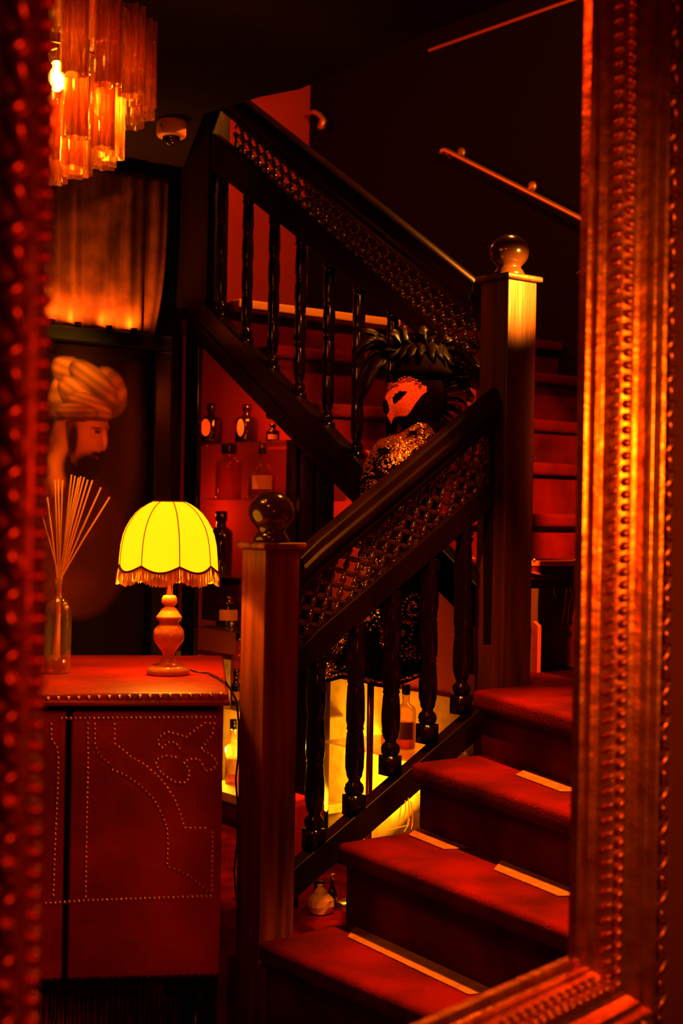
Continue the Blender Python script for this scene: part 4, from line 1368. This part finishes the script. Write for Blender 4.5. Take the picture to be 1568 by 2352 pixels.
# head
HC = mp(960, 918)
def head_pt(az, el, k=1.0):
    """az from the facing direction, el up; ellipsoid with jaw taper"""
    rx, ry, rz = .083 * k, .068 * k, .108 * k
    jaw = 1 - .25 * smoothstep(0, -1.2, el) if el < 0 else 1
    x = rx * math.cos(el) * math.cos(az) * jaw; y = ry * math.cos(el) * math.sin(az) * jaw
    return HC + FAC * x + SID * y + UP * (rz * math.sin(el))
vs = []; fs = []
A_, E_ = 28, 18
for j in range(E_ + 1):
    el = -PI / 2 + PI * j / E_
    for i in range(A_):
        vs.append(head_pt(2 * PI * i / A_, el))
for j in range(E_):
    for i in range(A_):
        fs.append((j * A_ + i, j * A_ + (i + 1) % A_, (j + 1) * A_ + (i + 1) % A_, (j + 1) * A_ + i))
head = sub(MB().add(vs, fs).build('head', 'velvet', man, True))
MB().tube([HC - UP * .06 - FAC * .01, HC - UP * .13 - FAC * .02, mp(944, 1010)], [.048, .045, .060], 16).build('neck', 'velvet', man, True)
# nose and chin under the veil
MB().sphere(HC + FAC * .085 - UP * .020, (.016, .016, .026), 10, 8).build('nose', 'velvet', head, True)
# half mask with eye holes
vs = []; fs = []
MA, ME = 60, 28
def mask_lo(az):
    a = abs(az)
    return -.46 + .60 * smoothstep(.85, 1.66, a) - .10 * math.exp(-(a / .16) ** 2)
def mask_hi(az):
    a = abs(az)
    return .34 + .16 * smoothstep(.2, 1.0, a) - .22 * smoothstep(1.0, 1.62, a)
keep = []
for j in range(ME + 1):
    for i in range(MA + 1):
        az = -1.62 + 3.24 * i / MA
        lo, hi = mask_lo(az), mask_hi(az)
        el = lo + (hi - lo) * j / ME
        k = 1.06 + .16 * math.exp(-(az / .20) ** 2) * smoothstep(.35, -.3, el) * (1 if el > -.6 else 0)
        vs.append(head_pt(az, el, k))
for j in range(ME):
    for i in range(MA):
        az = -1.62 + 3.24 * (i + .5) / MA
        lo, hi = mask_lo(az), mask_hi(az)
        el = lo + (hi - lo) * (j + .5) / ME
        ex = (abs(az) - .66) / .30
        ey = (el - .02 - .10 * ex) / (.115 * max(.05, 1 - .25 * ex))
        if ex * ex + ey * ey < 1:
            continue
        a = j * (MA + 1) + i
        fs.append((a, a + 1, a + MA + 2, a + MA + 1))
mask = sub(MB().add(vs, fs).build('mask', 'mask', man, True))
sm = mask.modifiers.new('thick', 'SOLIDIFY'); sm.thickness = .003
rim = MB()
for i in range(170):
    az = -1.45 + 2.9 * rs.random()
    el = mask_hi(az) - rs.uniform(-.02, .12)
    rim.sphere(head_pt(az, el, 1.095), .0022 + .0012 * rs.random(), 6, 4)
ro = rim.build('mask_beads', 'mask_rim', mask, True); ro['kind'] = 'stuff'
# hat brim of feathers and plumes
def feather(base, tip, bend, width, roll, parent):
    base, tip = V(base), V(tip)
    ax = tip - base; L = ax.length; ax.normalize()
    sd = ax.cross(V(bend)).normalized() if ax.cross(V(bend)).length > .01 else V((1, 0, 0))
    up_ = V(bend).normalized()
    vs = []; fs = []; N = 9
    for i in range(N):
        t = i / (N - 1)
        w = width * math.sin(PI * (t * .9 + .06)) ** .8
        c = base + ax * (L * t) + up_ * (L * .28 * math.sin(PI * t * .9)) - UP * (L * .10 * t * t)
        s2 = (sd * math.cos(roll) + up_ * math.sin(roll))
        jag = .82 + .36 * ((i * 7 + int(roll * 10)) % 3) / 2
        vs += [c - s2 * w * jag, c + up_ * (w * .22), c + s2 * w * (1.7 - jag)]
    for i in range(N - 1):
        a = i * 3
        fs += [(a, a + 1, a + 4, a + 3), (a + 1, a + 2, a + 5, a + 4)]
    o = MB().add(vs, fs).build('feather', 'feather', parent, True)
    m_ = o.modifiers.new('thick', 'SOLIDIFY'); m_.thickness = .0012
    return o
HT = HC + UP * .075
MB().lathe([(.05, -.02), (.088, -.006), (.092, .002), (.080, .010), (.072, .03), (.055, .05), (.03, .06), (.004, .063)], HT - FAC * .01, 24).build('hat', 'velvet', man, True)
fspec = []
for i in range(13):                                 # drooping fan on the left
    f = i / 12
    fspec.append((mp(890 + 30 * f, 800 + 30 * (f - .5), .02), mp(790 + 60 * rs.random() + 20 * f, 765 + 190 * f, rs.uniform(-.05, .1)), (-.2, -.5, .8), .016 + .008 * rs.random()))
for i in range(22):                                 # crown
    f = i / 21
    fspec.append((mp(900 + 90 * f, 830, .0), mp(845 + 195 * f, 745 + 70 * rs.random(), rs.uniform(-.09, .06)), (0, -.6, .8), .018 + .008 * rs.random()))
for i in range(17):                                 # curled plume on the right
    f = i / 16
    fspec.append((mp(985 + 40 * math.sin(PI * f), 800 + 160 * f, .0), mp(1030 + 46 * math.sin(PI * f) + 14 * rs.random(), 790 + 190 * f, rs.uniform(-.05, .04)), (.5, -.6, .5), .013 + .009 * rs.random()))
for i in range(20):                                 # tufts laid over the cap
    a_ = 2 * PI * i / 20
    o_ = V((math.cos(a_), math.sin(a_), 0))
    fspec.append((HT + o_ * .012 + UP * (.060 + .01 * rs.random()), HT + o_ * (.085 + .02 * rs.random()) + UP * (.02 + .02 * rs.random()), o_ * .3 + UP, .017 + .006 * rs.random()))
for b_, t_, bend, w in fspec:
    feather(b_, t_, bend, w, rs.uniform(-.6, .6), man)
# folded red paper ornament on the plume
pts = [mp(1072, 906), mp(1080, 890), mp(1096, 898), mp(1098, 926), mp(1084, 944), mp(1070, 946)]
MB().prism(pts, (0, .03, 0)).build('paper_ornament', mat('red_card', (0.55, 0.06, 0.03), 0.6), man, bevel=.002)
# stand: brass pole and foot
pb = flat(mp(856, 1300), 0)
MB().tube([pb + UP * .02, pb + UP * .85], .0095, 12).build('stand_pole', 'brass', man, True)
MB().lathe([(.085, 0), (.085, .012), (.03, .02), (.012, .035)], pb, 24).build('stand_base', 'brass', man, True)
